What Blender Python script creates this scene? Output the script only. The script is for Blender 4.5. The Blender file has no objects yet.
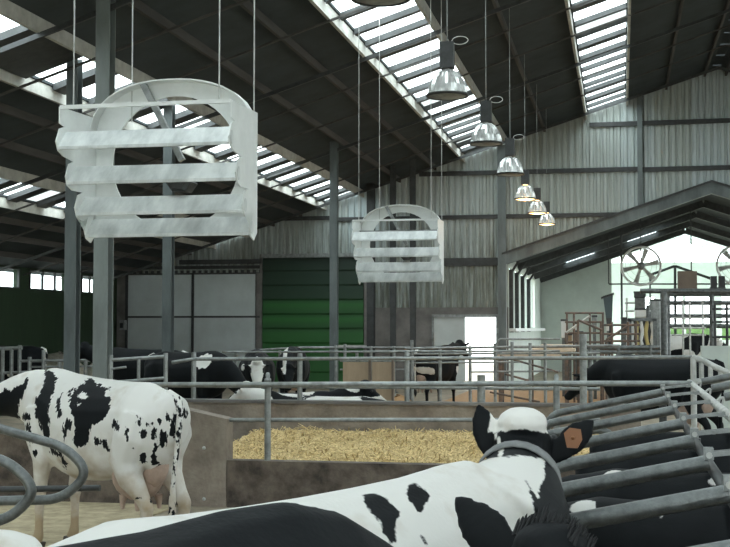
import bpy, math, random
import numpy as np
from mathutils import Vector, Matrix
random.seed(7)
S = bpy.context.scene
COL = S.collection
# ---------------- camera ----------------
F = 1248.0; YAW = math.radians(11.6); PIT = math.radians(2.5); EYE = 1.83
cd = bpy.data.cameras.new('camera'); cam = bpy.data.objects.new('camera', cd); COL.objects.link(cam)
cd.sensor_width = 36.0; cd.lens = F/730*36; cd.clip_start = .05; cd.clip_end = 500
cam.location = (0, 0, EYE); cam.rotation_euler = (math.radians(90)+PIT, 0, YAW)
S.camera = cam
# ---------------- sky, exposure ----------------
w = bpy.data.worlds.new('sky'); S.world = w; w.use_nodes = True
nt = w.node_tree; nt.nodes.clear()
tc = nt.nodes.new('ShaderNodeTexCoord'); sp = nt.nodes.new('ShaderNodeSeparateXYZ'); cr = nt.nodes.new('ShaderNodeValToRGB')
bg = nt.nodes.new('ShaderNodeBackground'); wo = nt.nodes.new('ShaderNodeOutputWorld')
cr.color_ramp.elements[0].position = 0.0; cr.color_ramp.elements[0].color = (.80, .87, .88, 1)
cr.color_ramp.elements[1].position = 1.0; cr.color_ramp.elements[1].color = (.90, .97, 1, 1)
nt.links.new(tc.outputs['Generated'], sp.inputs[0]); nt.links.new(sp.outputs['Z'], cr.inputs[0])
nt.links.new(cr.outputs[0], bg.inputs[0]); nt.links.new(bg.outputs[0], wo.inputs[0])
bg.inputs[1].default_value = 5.0
S.view_settings.view_transform = 'Standard'; S.view_settings.look = 'None'
S.view_settings.exposure = 0.75; S.view_settings.gamma = 1; S.view_settings.use_curve_mapping = False

# ---------------- helpers ----------------
fw = Vector((-math.sin(YAW)*math.cos(PIT), math.cos(YAW)*math.cos(PIT), math.sin(PIT)))
rt = Vector((math.cos(YAW), math.sin(YAW), 0)); up = rt.cross(fw)
def ray(px, py): return (fw*F + rt*(px-365) + up*(273.5-py))
def P(px, py, Y):                      # world point seen at (px,py) on the plane y = Y
    d = ray(px, py); return Vector((0, 0, EYE)) + d*(Y/d.y)
def X(px, Y): return P(px, 328, Y).x
def Zp(px, py, Y): return P(px, py, Y).z
def YX(px, Xw):                        # Y where column px meets the plane x = Xw
    d = ray(px, 328); return Xw*d.y/d.x

def tag(o, label=None, cat=None, group=None, kind=None):
    for k, v in (('label', label), ('category', cat), ('group', group), ('kind', kind)):
        if v: o[k] = v
    return o
BASE = {}
def thing(name, label, cat, loc=(0, 0, 0), group=None, rz=0):
    o = bpy.data.objects.new(name, None); COL.objects.link(o); o.location = loc; o.rotation_euler.z = rz
    o.empty_display_size = .1
    BASE[o.name] = Vector(loc); return tag(o, label, cat, group)
class MB:
    def __init__(s): s.v = []; s.f = []; s.sm = []
    def add(s, vs, fs, smooth=False):
        n = len(s.v); s.v += [tuple(v) for v in vs]; s.f += [tuple(i+n for i in f) for f in fs]; s.sm += [smooth]*len(fs); return s
    def box(s, a, b, m=None):
        x0, y0, z0 = a; x1, y1, z1 = b
        if x0 > x1: x0, x1 = x1, x0
        if y0 > y1: y0, y1 = y1, y0
        if z0 > z1: z0, z1 = z1, z0
        vs = [Vector(p) for p in ((x0,y0,z0),(x1,y0,z0),(x1,y1,z0),(x0,y1,z0),(x0,y0,z1),(x1,y0,z1),(x1,y1,z1),(x0,y1,z1))]
        if m is not None: vs = [m @ v for v in vs]
        return s.add(vs, [(0,3,2,1),(4,5,6,7),(0,1,5,4),(1,2,6,5),(2,3,7,6),(3,0,4,7)])
    def cbox(s, c, sz, m=None):
        c = Vector(c); h = Vector(sz)/2
        if m is None: return s.box(c-h, c+h)
        return s.box(-h, h, Matrix.Translation(c) @ m)
    def beam(s, p0, p1, w, h):          # rectangular bar, w across, h vertical-ish
        p0 = Vector(p0); p1 = Vector(p1); d = (p1-p0).normalized()
        u = d.cross(Vector((0,0,1)));
        if u.length < 1e-3: u = Vector((1,0,0))
        u.normalize(); t = u.cross(d)
        vs = []
        for p in (p0, p1):
            for a, b in ((-1,-1),(1,-1),(1,1),(-1,1)): vs.append(p+u*(a*w/2)+t*(b*h/2))
        return s.add(vs, [(3,2,1,0),(4,5,6,7),(0,1,5,4),(1,2,6,5),(2,3,7,6),(3,0,4,7)])
    def tube(s, pts, r, n=10, cap=True):
        pts = [Vector(p) for p in pts]; rs = r if isinstance(r, (list, tuple)) else [r]*len(pts)
        prev = None; rings = []
        for i, p in enumerate(pts):
            d = (pts[min(i+1, len(pts)-1)]-pts[max(i-1, 0)]).normalized()
            if prev is None:
                u = d.cross(Vector((0,0,1)));
                if u.length < 1e-3: u = d.cross(Vector((1,0,0)))
            else: u = prev - d*prev.dot(d)
            u.normalize(); prev = u; t = d.cross(u)
            rings.append([p+(u*math.cos(2*math.pi*k/n)+t*math.sin(2*math.pi*k/n))*rs[i] for k in range(n)])
        vs = [v for r_ in rings for v in r_]; fs = []
        for i in range(len(pts)-1):
            for k in range(n):
                a = i*n+k; b = i*n+(k+1) % n; fs.append((a, b, b+n, a+n))
        s.add(vs, fs, True)
        if cap:
            s.add(rings[0], [tuple(range(n))[::-1]]); s.add(rings[-1], [tuple(range(n))])
        return s
    def lathe(s, prof, c=(0,0,0), n=24, rib=0.0):
        c = Vector(c); vs = []
        for r, z in prof:
            for k in range(n):
                rr = r*(1-(rib if k % 2 else 0)); a = 2*math.pi*k/n
                vs.append(c+Vector((rr*math.cos(a), rr*math.sin(a), z)))
        fs = []
        for i in range(len(prof)-1):
            for k in range(n):
                a = i*n+k; b = i*n+(k+1) % n; fs.append((a, b, b+n, a+n))
        return s.add(vs, fs, True)
    def ball(s, c, r, n=10, m=None):
        rx, ry, rz = r if isinstance(r, (tuple, list)) else (r, r, r); vs = []; fs = []
        for i in range(n+1):
            t = math.pi*i/n
            for k in range(n*2):
                a = math.pi*k/n; v = Vector((rx*math.sin(t)*math.cos(a), ry*math.sin(t)*math.sin(a), rz*math.cos(t)))
                vs.append(Vector(c)+(m @ v if m is not None else v))
        for i in range(n):
            for k in range(n*2):
                a = i*2*n+k; b = i*2*n+(k+1) % (2*n); fs.append((a, a+2*n, b+2*n, b))
        return s.add(vs, fs, True)
    def prism(s, poly, off):             # closed 3-D polygon extruded by vector off
        poly = [Vector(p) for p in poly]; off = Vector(off); n = len(poly)
        s.add(poly+[p+off for p in poly], [tuple(range(n))[::-1], tuple(range(n, 2*n))]+[(i, (i+1) % n, (i+1) % n+n, i+n) for i in range(n)])
        return s
    def build(s, name, mat, parent=None):
        me = bpy.data.meshes.new(name); o_ = Vector((0,0,0)); q = parent
        while q is not None:
            o_ = o_ + BASE.get(q.name, Vector((0,0,0))); q = q.parent
        me.from_pydata([tuple(Vector(v)-o_) for v in s.v], [], s.f); me.update()
        me.polygons.foreach_set('use_smooth', s.sm)
        if isinstance(mat, (list, tuple)):
            for m in mat: me.materials.append(m)
        else: me.materials.append(mat)
        o = bpy.data.objects.new(name, me); COL.objects.link(o)
        if parent is not None: o.parent = parent
        BASE[o.name] = Vector((0,0,0))
        return o
def copy_tree(o, parent=None):
    c = o.copy(); COL.objects.link(c); c.parent = parent; BASE[c.name] = BASE.get(o.name, Vector((0,0,0))).copy()
    for ch in list(o.children): copy_tree(ch, c)
    return c
def struct(name, mb, mat, parent=None):
    o = mb.build(name, mat, parent)
    if parent is None: o['kind'] = 'structure'
    return o
def arc(c, r, a0, a1, n, f):             # f(u,v)->3D
    return [f(c[0]+r*math.cos(a0+(a1-a0)*i/n), c[1]+r*math.sin(a0+(a1-a0)*i/n)) for i in range(n+1)]

# ---------------- materials ----------------
MATS = {}
def mat(name, col, rough=.6, metal=0, var=.0, scale=3.0, col2=None, bump=0, bscale=30, spec=None, stretch=None):
    m = bpy.data.materials.new(name); m.use_nodes = True; MATS[name] = m
    n = m.node_tree.nodes; l = m.node_tree.links; b = n['Principled BSDF']
    b.inputs['Roughness'].default_value = rough; b.inputs['Metallic'].default_value = metal
    if spec is not None: b.inputs['Specular IOR Level'].default_value = spec
    b.inputs['Base Color'].default_value = (*col, 1)
    tcn = n.new('ShaderNodeTexCoord'); mp = n.new('ShaderNodeMapping'); l.new(tcn.outputs['Object'], mp.inputs[0])
    if stretch: mp.inputs['Scale'].default_value = stretch
    if var or col2:
        nz = n.new('ShaderNodeTexNoise'); nz.inputs['Scale'].default_value = scale; nz.inputs['Detail'].default_value = 6
        nz.inputs['Roughness'].default_value = .65; l.new(mp.outputs[0], nz.inputs['Vector'])
        r = n.new('ShaderNodeValToRGB'); r.color_ramp.elements[0].position = .35; r.color_ramp.elements[1].position = .65
        c2 = col2 or tuple(c*(1-var) for c in col); r.color_ramp.elements[0].color = (*c2, 1); r.color_ramp.elements[1].color = (*col, 1)
        l.new(nz.outputs[0], r.inputs[0]); l.new(r.outputs[0], b.inputs['Base Color'])
    if bump:
        nb = n.new('ShaderNodeTexNoise'); nb.inputs['Scale'].default_value = bscale; nb.inputs['Detail'].default_value = 4; l.new(mp.outputs[0], nb.inputs['Vector'])
        bp = n.new('ShaderNodeBump'); bp.inputs['Strength'].default_value = bump; bp.inputs['Distance'].default_value = .02
        l.new(nb.outputs[0], bp.inputs['Height']); l.new(bp.outputs[0], b.inputs['Normal'])
    return m
def emis(name, col, st):
    m = mat(name, col); b = m.node_tree.nodes['Principled BSDF']
    b.inputs['Emission Color'].default_value = (*col, 1); b.inputs['Emission Strength'].default_value = st; return m
GALV = mat('galvanised_steel', (.36,.38,.37), .45, .55, .45, 9, bump=.15, bscale=40)
GALV_D = mat('weathered_pipe', (.20,.215,.21), .36, .55, .5, 12, bump=.2, bscale=60)
GALV_L = mat('bright_pipe', (.62,.63,.60), .5, .2, .35, 10)
STEEL = mat('painted_steel_column', (.17,.20,.20), .5, .15, .45, 2.5, stretch=(1,1,.3))
DSTEEL = mat('dark_steel', (.07,.075,.075), .55, .3, .4, 6)
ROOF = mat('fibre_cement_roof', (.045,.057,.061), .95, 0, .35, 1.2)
PURL = mat('timber_purlin', (.092,.088,.082), .85, 0, .4, 3, stretch=(1,.15,1))
WELL = mat('skylight_curb', (.55,.55,.50), .7, 0, .3, 4)
CONC = mat('concrete_wall', (.34,.29,.235), .9, 0, .5, 3, col2=(.19,.155,.125), bump=.4, bscale=25)
CONC_D = mat('damp_concrete', (.17,.135,.105), .7, 0, .5, 3.5, col2=(.036,.026,.020), bump=.4, bscale=20)
CONC_L = mat('grey_concrete', (.22,.21,.20), .9, 0, .4, 2, bump=.2)
FLOOR = mat('soiled_floor', (.33,.28,.20), .75, 0, .5, 2.2, col2=(.16,.135,.10), bump=.5, bscale=14)
BED = mat('sawdust_bedding', (.50,.42,.27), .95, 0, .4, 6, col2=(.30,.25,.16), bump=.6, bscale=30)
GROUND = mat('pale_yard', (.55,.53,.48), .9, 0, .2, 1)
WHITE = mat('white_powder_coat', (.84,.87,.85), .45, 0, .12, 4)
DWHITE = mat('dusty_white_sheet', (.76,.79,.77), .5, 0, .3, 2.0, col2=(.46,.49,.48), stretch=(2.5,1,.8))
PALE = mat('pale_green_panel', (.58,.64,.59), .6, 0, .12, 2)
PALE2 = mat('insulated_door_panel', (.60,.66,.66), .5, 0, .18, .9)
GREEN = mat('dark_green_sheet', (.020,.048,.020), .7, 0, .3, 3, stretch=(1,1,.2))
TAN = mat('raw_plywood', (.48,.36,.24), .8, 0, .35, 3, stretch=(1,1,.3))
BOARD = mat('pale_timber', (.72,.60,.46), .8, 0, .25, 4)
RUST = mat('rusty_steel', (.24,.155,.11), .8, .1, .6, 7, col2=(.10,.095,.09))
SAND = mat('orange_bedding', (.42,.25,.12), .95, 0, .3, 8, bump=.5)
BLACKP = mat('black_plastic', (.02,.022,.022), .45)
BLUEP = mat('blue_grey_plastic', (.06,.09,.10), .5)
WPL = mat('white_plastic', (.75,.77,.75), .4)
BROWN = mat('brown_panel', (.17,.13,.10), .7, 0, .2, 3)
YEL = mat('yellow_hose', (.55,.45,.18), .5)
ALU = mat('worn_bracket_steel', (.20,.21,.20), .45, .4, .5, 20)
def glass_mat():
    m = bpy.data.materials.new('clear_glazing'); m.use_nodes = True; n = m.node_tree.nodes; l = m.node_tree.links; n.clear()
    o = n.new('ShaderNodeOutputMaterial'); mx = n.new('ShaderNodeMixShader'); t = n.new('ShaderNodeBsdfTransparent'); g = n.new('ShaderNodeBsdfGlossy')
    t.inputs[0].default_value = (.93,.96,.96,1); g.inputs['Roughness'].default_value = .1; mx.inputs[0].default_value = .06
    l.new(t.outputs[0], mx.inputs[1]); l.new(g.outputs[0], mx.inputs[2]); l.new(mx.outputs[0], o.inputs[0]); return m
GLASS = glass_mat()
def sheet_mat(name, c1, c2, tr):          # translucent roof sheet, some dirtier than others
    m = bpy.data.materials.new(name); m.use_nodes = True; n = m.node_tree.nodes; l = m.node_tree.links; n.clear()
    o = n.new('ShaderNodeOutputMaterial'); mx = n.new('ShaderNodeMixShader'); t = n.new('ShaderNodeBsdfTransparent'); g = n.new('ShaderNodeBsdfTranslucent')
    t.inputs[0].default_value = (*c1, 1); g.inputs[0].default_value = (*c2, 1); mx.inputs[0].default_value = tr
    l.new(g.outputs[0], mx.inputs[1]); l.new(t.outputs[0], mx.inputs[2]); l.new(mx.outputs[0], o.inputs[0]); return m
SHEET = sheet_mat('clean_roof_light', (.9,.95,.95), (.8,.85,.85), .6)
SHEET_D = sheet_mat('soiled_roof_light', (.10,.105,.10), (.25,.26,.25), .6)
def corrugated_mat():
    m = mat('corrugated_sheet', (.46,.51,.49), .55, .15); n = m.node_tree.nodes; l = m.node_tree.links; b = n['Principled BSDF']
    geo = n.new('ShaderNodeNewGeometry'); sp = n.new('ShaderNodeSeparateXYZ'); l.new(geo.outputs['Position'], sp.inputs[0])
    # every sheet its own tint
    d = n.new('ShaderNodeMath'); d.operation = 'DIVIDE'; d.inputs[1].default_value = 1.03; l.new(sp.outputs['X'], d.inputs[0])
    fl = n.new('ShaderNodeMath'); fl.operation = 'FLOOR'; l.new(d.outputs[0], fl.inputs[0])
    wn = n.new('ShaderNodeTexWhiteNoise'); wn.noise_dimensions = '1D'; l.new(fl.outputs[0], wn.inputs['W'])
    mx = n.new('ShaderNodeMix'); mx.data_type = 'RGBA'; mx.inputs[6].default_value = (.41,.45,.42,1); mx.inputs[7].default_value = (.50,.57,.58,1)
    l.new(wn.outputs['Value'], mx.inputs[0])
    # run-down dirt streaks, heavier low on the wall
    mp = n.new('ShaderNodeMapping'); mp.inputs['Scale'].default_value = (5,1,.45); l.new(geo.outputs['Position'], mp.inputs[0])
    nz = n.new('ShaderNodeTexNoise'); nz.inputs['Scale'].default_value = 2.0; nz.inputs['Detail'].default_value = 7; nz.inputs['Roughness'].default_value = .7
    l.new(mp.outputs[0], nz.inputs['Vector'])
    mr = n.new('ShaderNodeMapRange'); mr.inputs['From Min'].default_value = 5.6; mr.inputs['From Max'].default_value = 3.4
    mr.inputs['To Min'].default_value = -.12; mr.inputs['To Max'].default_value = .16; l.new(sp.outputs['Z'], mr.inputs[0])
    ad = n.new('ShaderNodeMath'); ad.operation = 'ADD'; l.new(nz.outputs[0], ad.inputs[0]); l.new(mr.outputs[0], ad.inputs[1])
    r = n.new('ShaderNodeValToRGB'); r.color_ramp.elements[0].position = .42; r.color_ramp.elements[0].color = (1,1,1,1)
    r.color_ramp.elements[1].position = .72; r.color_ramp.elements[1].color = (.40,.39,.34,1); l.new(ad.outputs[0], r.inputs[0])
    m2 = n.new('ShaderNodeMix'); m2.data_type = 'RGBA'; m2.blend_type = 'MULTIPLY'; m2.inputs[0].default_value = 1
    l.new(mx.outputs[2], m2.inputs[6]); l.new(r.outputs[0], m2.inputs[7]); l.new(m2.outputs[2], b.inputs['Base Color']); return m
CORR = corrugated_mat()
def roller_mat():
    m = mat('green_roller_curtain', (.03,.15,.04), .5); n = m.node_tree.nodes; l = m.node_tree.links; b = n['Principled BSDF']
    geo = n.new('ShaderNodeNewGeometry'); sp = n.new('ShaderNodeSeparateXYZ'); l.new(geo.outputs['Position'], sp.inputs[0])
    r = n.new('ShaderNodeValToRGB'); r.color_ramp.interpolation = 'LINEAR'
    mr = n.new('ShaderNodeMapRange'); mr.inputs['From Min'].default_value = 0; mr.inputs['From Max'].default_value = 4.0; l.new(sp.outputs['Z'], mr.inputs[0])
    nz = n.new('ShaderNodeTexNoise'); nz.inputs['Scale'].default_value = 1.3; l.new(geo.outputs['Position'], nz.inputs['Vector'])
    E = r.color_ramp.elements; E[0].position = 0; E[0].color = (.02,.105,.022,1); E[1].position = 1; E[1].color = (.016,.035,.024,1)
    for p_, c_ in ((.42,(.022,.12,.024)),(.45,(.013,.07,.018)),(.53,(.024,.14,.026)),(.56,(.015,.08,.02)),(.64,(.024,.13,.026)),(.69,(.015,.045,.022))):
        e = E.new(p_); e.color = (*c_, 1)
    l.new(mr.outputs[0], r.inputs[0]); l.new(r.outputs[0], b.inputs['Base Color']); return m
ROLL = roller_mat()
# =====================================================================
# the barn shell
YW = 37.5; XL = -15.8; XR = 21.3; RX = 2.75; RZ = 9.4; SL = .32; YN = -9.0
def rz(x): return RZ - SL*abs(x-RX)
def slab(mb, x0, x1, y0, y1, zf, th=.05):      # sloping slab, zf gives its underside
    mb.add([(x0,y0,zf(x0)),(x1,y0,zf(x1)),(x1,y1,zf(x1)),(x0,y1,zf(x0)),(x0,y0,zf(x0)+th),(x1,y0,zf(x1)+th),(x1,y1,zf(x1)+th),(x0,y1,zf(x0)+th)],
           [(0,3,2,1),(4,5,6,7),(0,1,5,4),(1,2,6,5),(2,3,7,6),(3,0,4,7)])
struct('floor', MB().box((XL-.2, YN, -.15), (XR+.2, 63, 0)), FLOOR)
struct('ground', MB().box((-120, -80, -.40), (120, 160, -.16)), GROUND)
STR = [(-12.45,-11.50),(-8.85,-7.80),(-4.56,-3.36),(-.91,.16),(5.35,6.45),(8.9,10.1),(13.2,14.4)]
rb = MB(); edges = [XL-.3]+[e for s in STR for e in s]
for i, (a, b) in enumerate(zip([XL-.4]+[s[1] for s in STR], [s[0] for s in STR]+[XR+.4])):
    if a < RX < b:
        slab(rb, a, RX-.12, YN, YW+.1, rz); slab(rb, RX+.12, b, YN, YW+.1, rz)
    else: slab(rb, a, b, YN, YW+.1, rz)
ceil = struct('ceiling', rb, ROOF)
# purlins run the length of the barn, rafters cross them
for x in (-15,-14.1,-13.3,-12.51,-11.44,-10.6,-9.7,-8.91,-7.74,-6.6,-5.5,-4.62,-3.30,-2.2,-.97,.22,1.35,2.45,3.05,4.2,5.29,6.51,7.7,8.84,10.16,13.14,14.46,17,19):
    e = any(abs(x-s[0]) < .1 or abs(x-s[1]) < .1 for s in STR); h = .20 if e else .13
    MB().box((x-.03, YN, rz(x)-h), (x+.03, YW, rz(x)+.02)).build('purlin', WELL if e else PURL, ceil)
rows = [1.9, 8.75, 15.6, 22.45, 29.3, 36.2]
for y in rows:
    for s in (-1, 1):
        x1 = XL if s < 0 else XR
        MB().beam((RX, y, RZ-.24), (x1, y, rz(x1)-.24), .05, .07).build('rafter', DSTEEL, ceil)
y = 3.5
while y < 37:
    if min(abs(y-r) for r in rows) > .6:
        for s in (-1, 1):
            x1 = XL if s < 0 else XR
            MB().beam((RX, y, RZ-.215), (x1, y, rz(x1)-.215), .035, .035).build('sag_rod', PURL, ceil)
    y += 2.3
wn = 1
random.seed(3)
for (a, b) in STR:
    w_ = thing('window_%d' % wn, None, None, ((a+b)/2, 20, rz((a+b)/2))); w_['kind'] = 'structure'; wn += 1
    fr = MB(); pn = MB(); pd = MB(); y = YN+(.78 if b < -7 else .2)
    while y < YW-.3:
        g = random.choice((1.12, 1.12, .95, 1.25)); y1 = min(y+g, YW-.1); bw = random.choice((.14,.24,.34))
        if b < -7: g = 1.35; y1 = min(y+g, YW-.1); bw = .42
        if b < -7 and 15.6 < y < 16.9: bw = g
        if b < -11 and y > 26: y1 = YW-.1; bw = y1-y
        slab(fr, a, b, y1-bw, y1, lambda x: rz(x)-.07, .11)
        if y1-bw <= y+.01: y = y1; continue
        (pd if random.random() < .2 else pn).add([(a,y,rz(a)+.04),(b,y,rz(b)+.04),(b,y1-bw,rz(b)+.04),(a,y1-bw,rz(a)+.04)], [(0,1,2,3)])
        y = y1
    fr.build('glazing_bar', DSTEEL, w_); pn.build('pane', SHEET, w_)
    if pd.v: pd.build('soiled_pane', SHEET_D, w_)
# ridge vent: caps between small gaps
rv = MB(); y = YN
while y < YW:
    rv.box((RX-.14, y, RZ-.03), (RX+.14, y+1.25, RZ+.05)); y += 1.35
struct('trim_1', rv, ROOF)
# side walls
def lw():                                      # left wall: dark green sheet below, window band above
    m = MB(); t = .16
    m.box((XL-t, YN, 0), (XL, YW, 2.88)); m.box((XL-t, YN, 3.42), (XL, YW, 3.62))
    ys = sorted([YX(0,XL), YX(18,XL), YX(29,XL), YX(66,XL), YX(81,XL), YX(97,XL)])
    segs = [(YN, 22.0), (ys[1], ys[2]), (ys[3], ys[4]), (ys[5], YW)]
    for a, b in segs: m.box((XL-t, a, 2.88), (XL, b, 3.42))
    struct('wall_left', m, GREEN)
    n = 8
    for a, b, k in ((22.0, ys[1], 6), (ys[2], ys[3], 3), (ys[4], ys[5], 2)):
        w_ = thing('window_%d' % n, None, None, (XL, (a+b)/2, 2.88)); w_['kind'] = 'structure'; n += 1
        f = MB()
        for z in (2.88, 3.39): f.box((XL-.03, a, z), (XL+.03, b, z+.035))
        for i in range(k+1):
            yy = a+(b-a)*i/k; f.box((XL-.03, yy-.03, 2.88), (XL+.03, yy+.03, 3.42))
        f.build('window_frame', DSTEEL, w_)
        MB().box((XL-.1, a, 2.9), (XL-.09, b, 3.4)).build('pane', GLASS, w_)
lw()
m = MB(); m.box((XR, YN, 0), (XR+.16, YW, 1.2)); m.box((XR, YN, 2.9), (XR+.16, YW, 3.6))  # unseen side wall, left open at mid height to give daylight
struct('wall_right', m, CONC_L)
m = MB(); m.box((XL, YN-.2, 0), (-9, YN, 4.2)); m.box((6, YN-.2, 0), (XR, YN, 4.2))  # unseen near end wall, added to cut daylight from behind the camera
m.prism([(XL,YN,4.0),(XR,YN,4.0),(XR,YN,rz(XR)),(RX,YN,RZ),(XL,YN,rz(XL))], (0,-.2,0)); struct('wall_light_block', m, CORR)
# ---- gable wall ----
def corr(mb, x0, x1, zb, zt, y, per=.20, dep=.055):
    n = max(1, int(round((x1-x0)/per))); p = (x1-x0)/n; vs = []; fs = []
    xs = []
    for i in range(n):
        a = x0+i*p; xs += [(a, 0), (a+.30*p, 0), (a+.42*p, dep), (a+.85*p, dep)]
    xs.append((x1, 0))
    for x, d in xs:
        vs.append((x, y-d, zb(x) if callable(zb) else zb)); vs.append((x, y-d, zt(x) if callable(zt) else zt))
    for i in range(len(xs)-1): fs.append((2*i, 2*i+2, 2*i+3, 2*i+1))
    k = len(vs)
    mb.add(vs, fs)
XA = X(127, YW); XB = X(260, YW); XC = X(368, YW); XD = X(434, YW); XE = X(496, YW); XF = X(508, YW)
AX = 2.6; AZ = 5.95; AS = .335; AR = 2*AX-XF
def az(x): return AZ-AS*abs(x-AX)
ZG = Zp(310, 257, YW); ZP = Zp(200, 273, YW)
g = MB()
corr(g, XL, XB, lambda x: min(ZP, rz(x)-.01), rz, YW)
corr(g, XB, XC, ZG+.05, rz, YW)
corr(g, XC, XF, 2.45, rz, YW)
corr(g, XF, AX, az, rz, YW); corr(g, AX, AR, az, rz, YW); corr(g, AR, XR, 0, rz, YW)
gb = struct('wall_back', g, CORR)
# lower masonry
g = MB(); g.box((XL, YW, 0), (XA, YW+.2, 4.0)); g.box((XC, YW, 0), (XD, YW+.2, 2.46)); g.box((XE, YW, 0), (XF, YW+.2, 2.46)); g.box((XD, YW, 2.2), (XE, YW+.2, 2.46))
g.box((XB-.12, YW-.03, 0), (XB+.06, YW+.15, ZG+.1)); g.box((XC-.12, YW-.03, 0), (XC+.04, YW+.15, ZG+.1))
g.build('block_plinth', CONC_L, gb)
# girts (horizontal rails on the sheeting)
for (pa, pb, py, h) in ((591,800,122,.13),(420,640,172,.13),(640,800,168,.13),(335,640,217,.12),(235,330,219,.12),(442,507,262,.24),(180,262,262,.14)):
    xa, xb = X(pa, YW), X(pb, YW); z = Zp((pa+pb)/2, py, YW)
    MB().box((xa, YW-.12, z-h/2), (xb, YW-.045, z+h/2)).build('girt', DSTEEL, gb)
z = Zp(641,170,YW); MB().box((X(639,YW), YW-.2, az(X(641,YW))), (X(644,YW), YW-.05, rz(X(641,YW)))).build('gable_post', STEEL, gb)
MB().box((X(499,YW), YW-.26, 0), (X(507,YW), YW-.05, rz(X(503,YW))-.1)).build('gable_post', STEEL, gb)
# portal lintel following the annex gable
for s in (-1, 1):
    xe = XF-.15 if s < 0 else AR+.15
    mm = MB(); mm.prism([(AX, YW-.22, AZ+.10), (AX, YW-.22, AZ-.22), (xe, YW-.22, az(xe)-.22), (xe, YW-.22, az(xe)+.10)], (0, .3, 0)); mm.build('portal_lintel', STEEL, gb)
    mm = MB(); mm.prism([(AX, YW-.28, AZ+.16), (AX, YW-.28, AZ+.10), (xe, YW-.28, az(xe)+.10), (xe, YW-.28, az(xe)+.16)], (0, .4, 0)); mm.build('portal_flashing', DSTEEL, gb)
MB().box((XA-.1, YW+.12, 0), (XC, YW+.2, ZG+.15)).build('door_light_stop', DSTEEL, gb)  # sheet added behind both doors to stop daylight leaking through gaps
# big insulated doors left of the green curtain
d = thing('door_1', None, None, ((XA+XB)/2, YW, 0)); d['kind'] = 'structure'
xm = X(193, YW)
for a, b in ((XA, xm), (xm, XB-.12)):
    for z0, z1 in ((0, 2.18), (2.18, ZP-.02)):
        MB().box((a+.04, YW-.02, z0+.03), (b-.04, YW+.05, z1-.03)).build('door_panel', PALE2, d)
f = MB(); f.box((XA, YW-.05, ZP-.02), (XB, YW+.06, ZP+.08)); f.box((XA-.05, YW-.05, 0), (XA+.04, YW+.06, ZP)); f.box((xm-.04, YW-.05, 0), (xm+.04, YW+.06, ZP)); f.box((XA, YW-.04, 2.15), (XB, YW+.05, 2.21))
f.box((XA-.4, YW-.10, ZP+.12), (XB, YW-.02, ZP+.22))
f.build('door_frame', DSTEEL, d)
# green roller curtain
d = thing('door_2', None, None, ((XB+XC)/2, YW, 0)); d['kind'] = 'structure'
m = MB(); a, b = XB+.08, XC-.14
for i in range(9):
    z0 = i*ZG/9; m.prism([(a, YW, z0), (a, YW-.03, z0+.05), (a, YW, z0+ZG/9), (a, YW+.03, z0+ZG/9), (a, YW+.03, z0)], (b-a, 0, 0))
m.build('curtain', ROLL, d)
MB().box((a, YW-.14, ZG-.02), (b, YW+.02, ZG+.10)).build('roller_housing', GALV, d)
MB().box((X(336,YW), YW-.2, Zp(350,346,YW)-.03), (XC, YW-.1, Zp(350,346,YW)+.03)).build('curtain_rail', GALV_L, d)
# half open sliding door with daylight beyond
d = thing('door_3', None, None, ((XD+XE)/2, YW, 0)); d['kind'] = 'structure'
MB().box((XD, YW+.02, 0), (X(465,YW), YW+.08, 2.15)).build('door_panel', PALE2, d)
f = MB(); f.box((XD-.06, YW-.06, 0), (XD, YW+.1, 2.2)); f.box((XE, YW-.06, 0), (XE+.06, YW+.1, 2.2)); f.box((XD-.06, YW-.06, 2.15), (XE+.06, YW+.1, 2.24)); f.build('door_frame', GALV, d)
MB().box((X(496.5,YW), YW-.06, Zp(500,333,YW)), (X(501,YW), YW-.03, Zp(500,328,YW))).build('notice', WPL, d)
# ---- milking annex behind the portal ----
YA = 53.0; YB = 63.0
a = MB(); slab(a, AX, AR+.2, YW+.08, YA, az)
for x0, x1, holes in ((XF-.2,-2.1,0),(-2.1,-1.0,1),(-1.0,.25,0),(.25,1.35,1),(1.35,AX,0)):
    for y0, y1 in (((YW+.08,43.4),(44.7,48.6),(49.9,YA)) if holes else ((YW+.08,YA),)): slab(a, x0, x1, y0, y1, az)
an = struct('ceiling_annex', a, ROOF)
an.name = 'ceiling_annex'
for y in (41.2, 45.1, 49.0, 52.7):
    for s in (-1, 1):
        xe = XF if s < 0 else AR
        MB().beam((AX, y, AZ-.14), (xe, y, az(xe)-.14), .12, .22).build('rafter', DSTEEL, an)
for i, (a_, b_) in enumerate(((-2.1,-1.0),(.25,1.35))):   # small roof lights in the annex roof
    w_ = MB()
    for y in (43.4, 48.6): slab(w_, a_, b_, y, y+1.3, lambda x: az(x)+.02, .01)
    w_.build('roof_light', SHEET, an)
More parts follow.
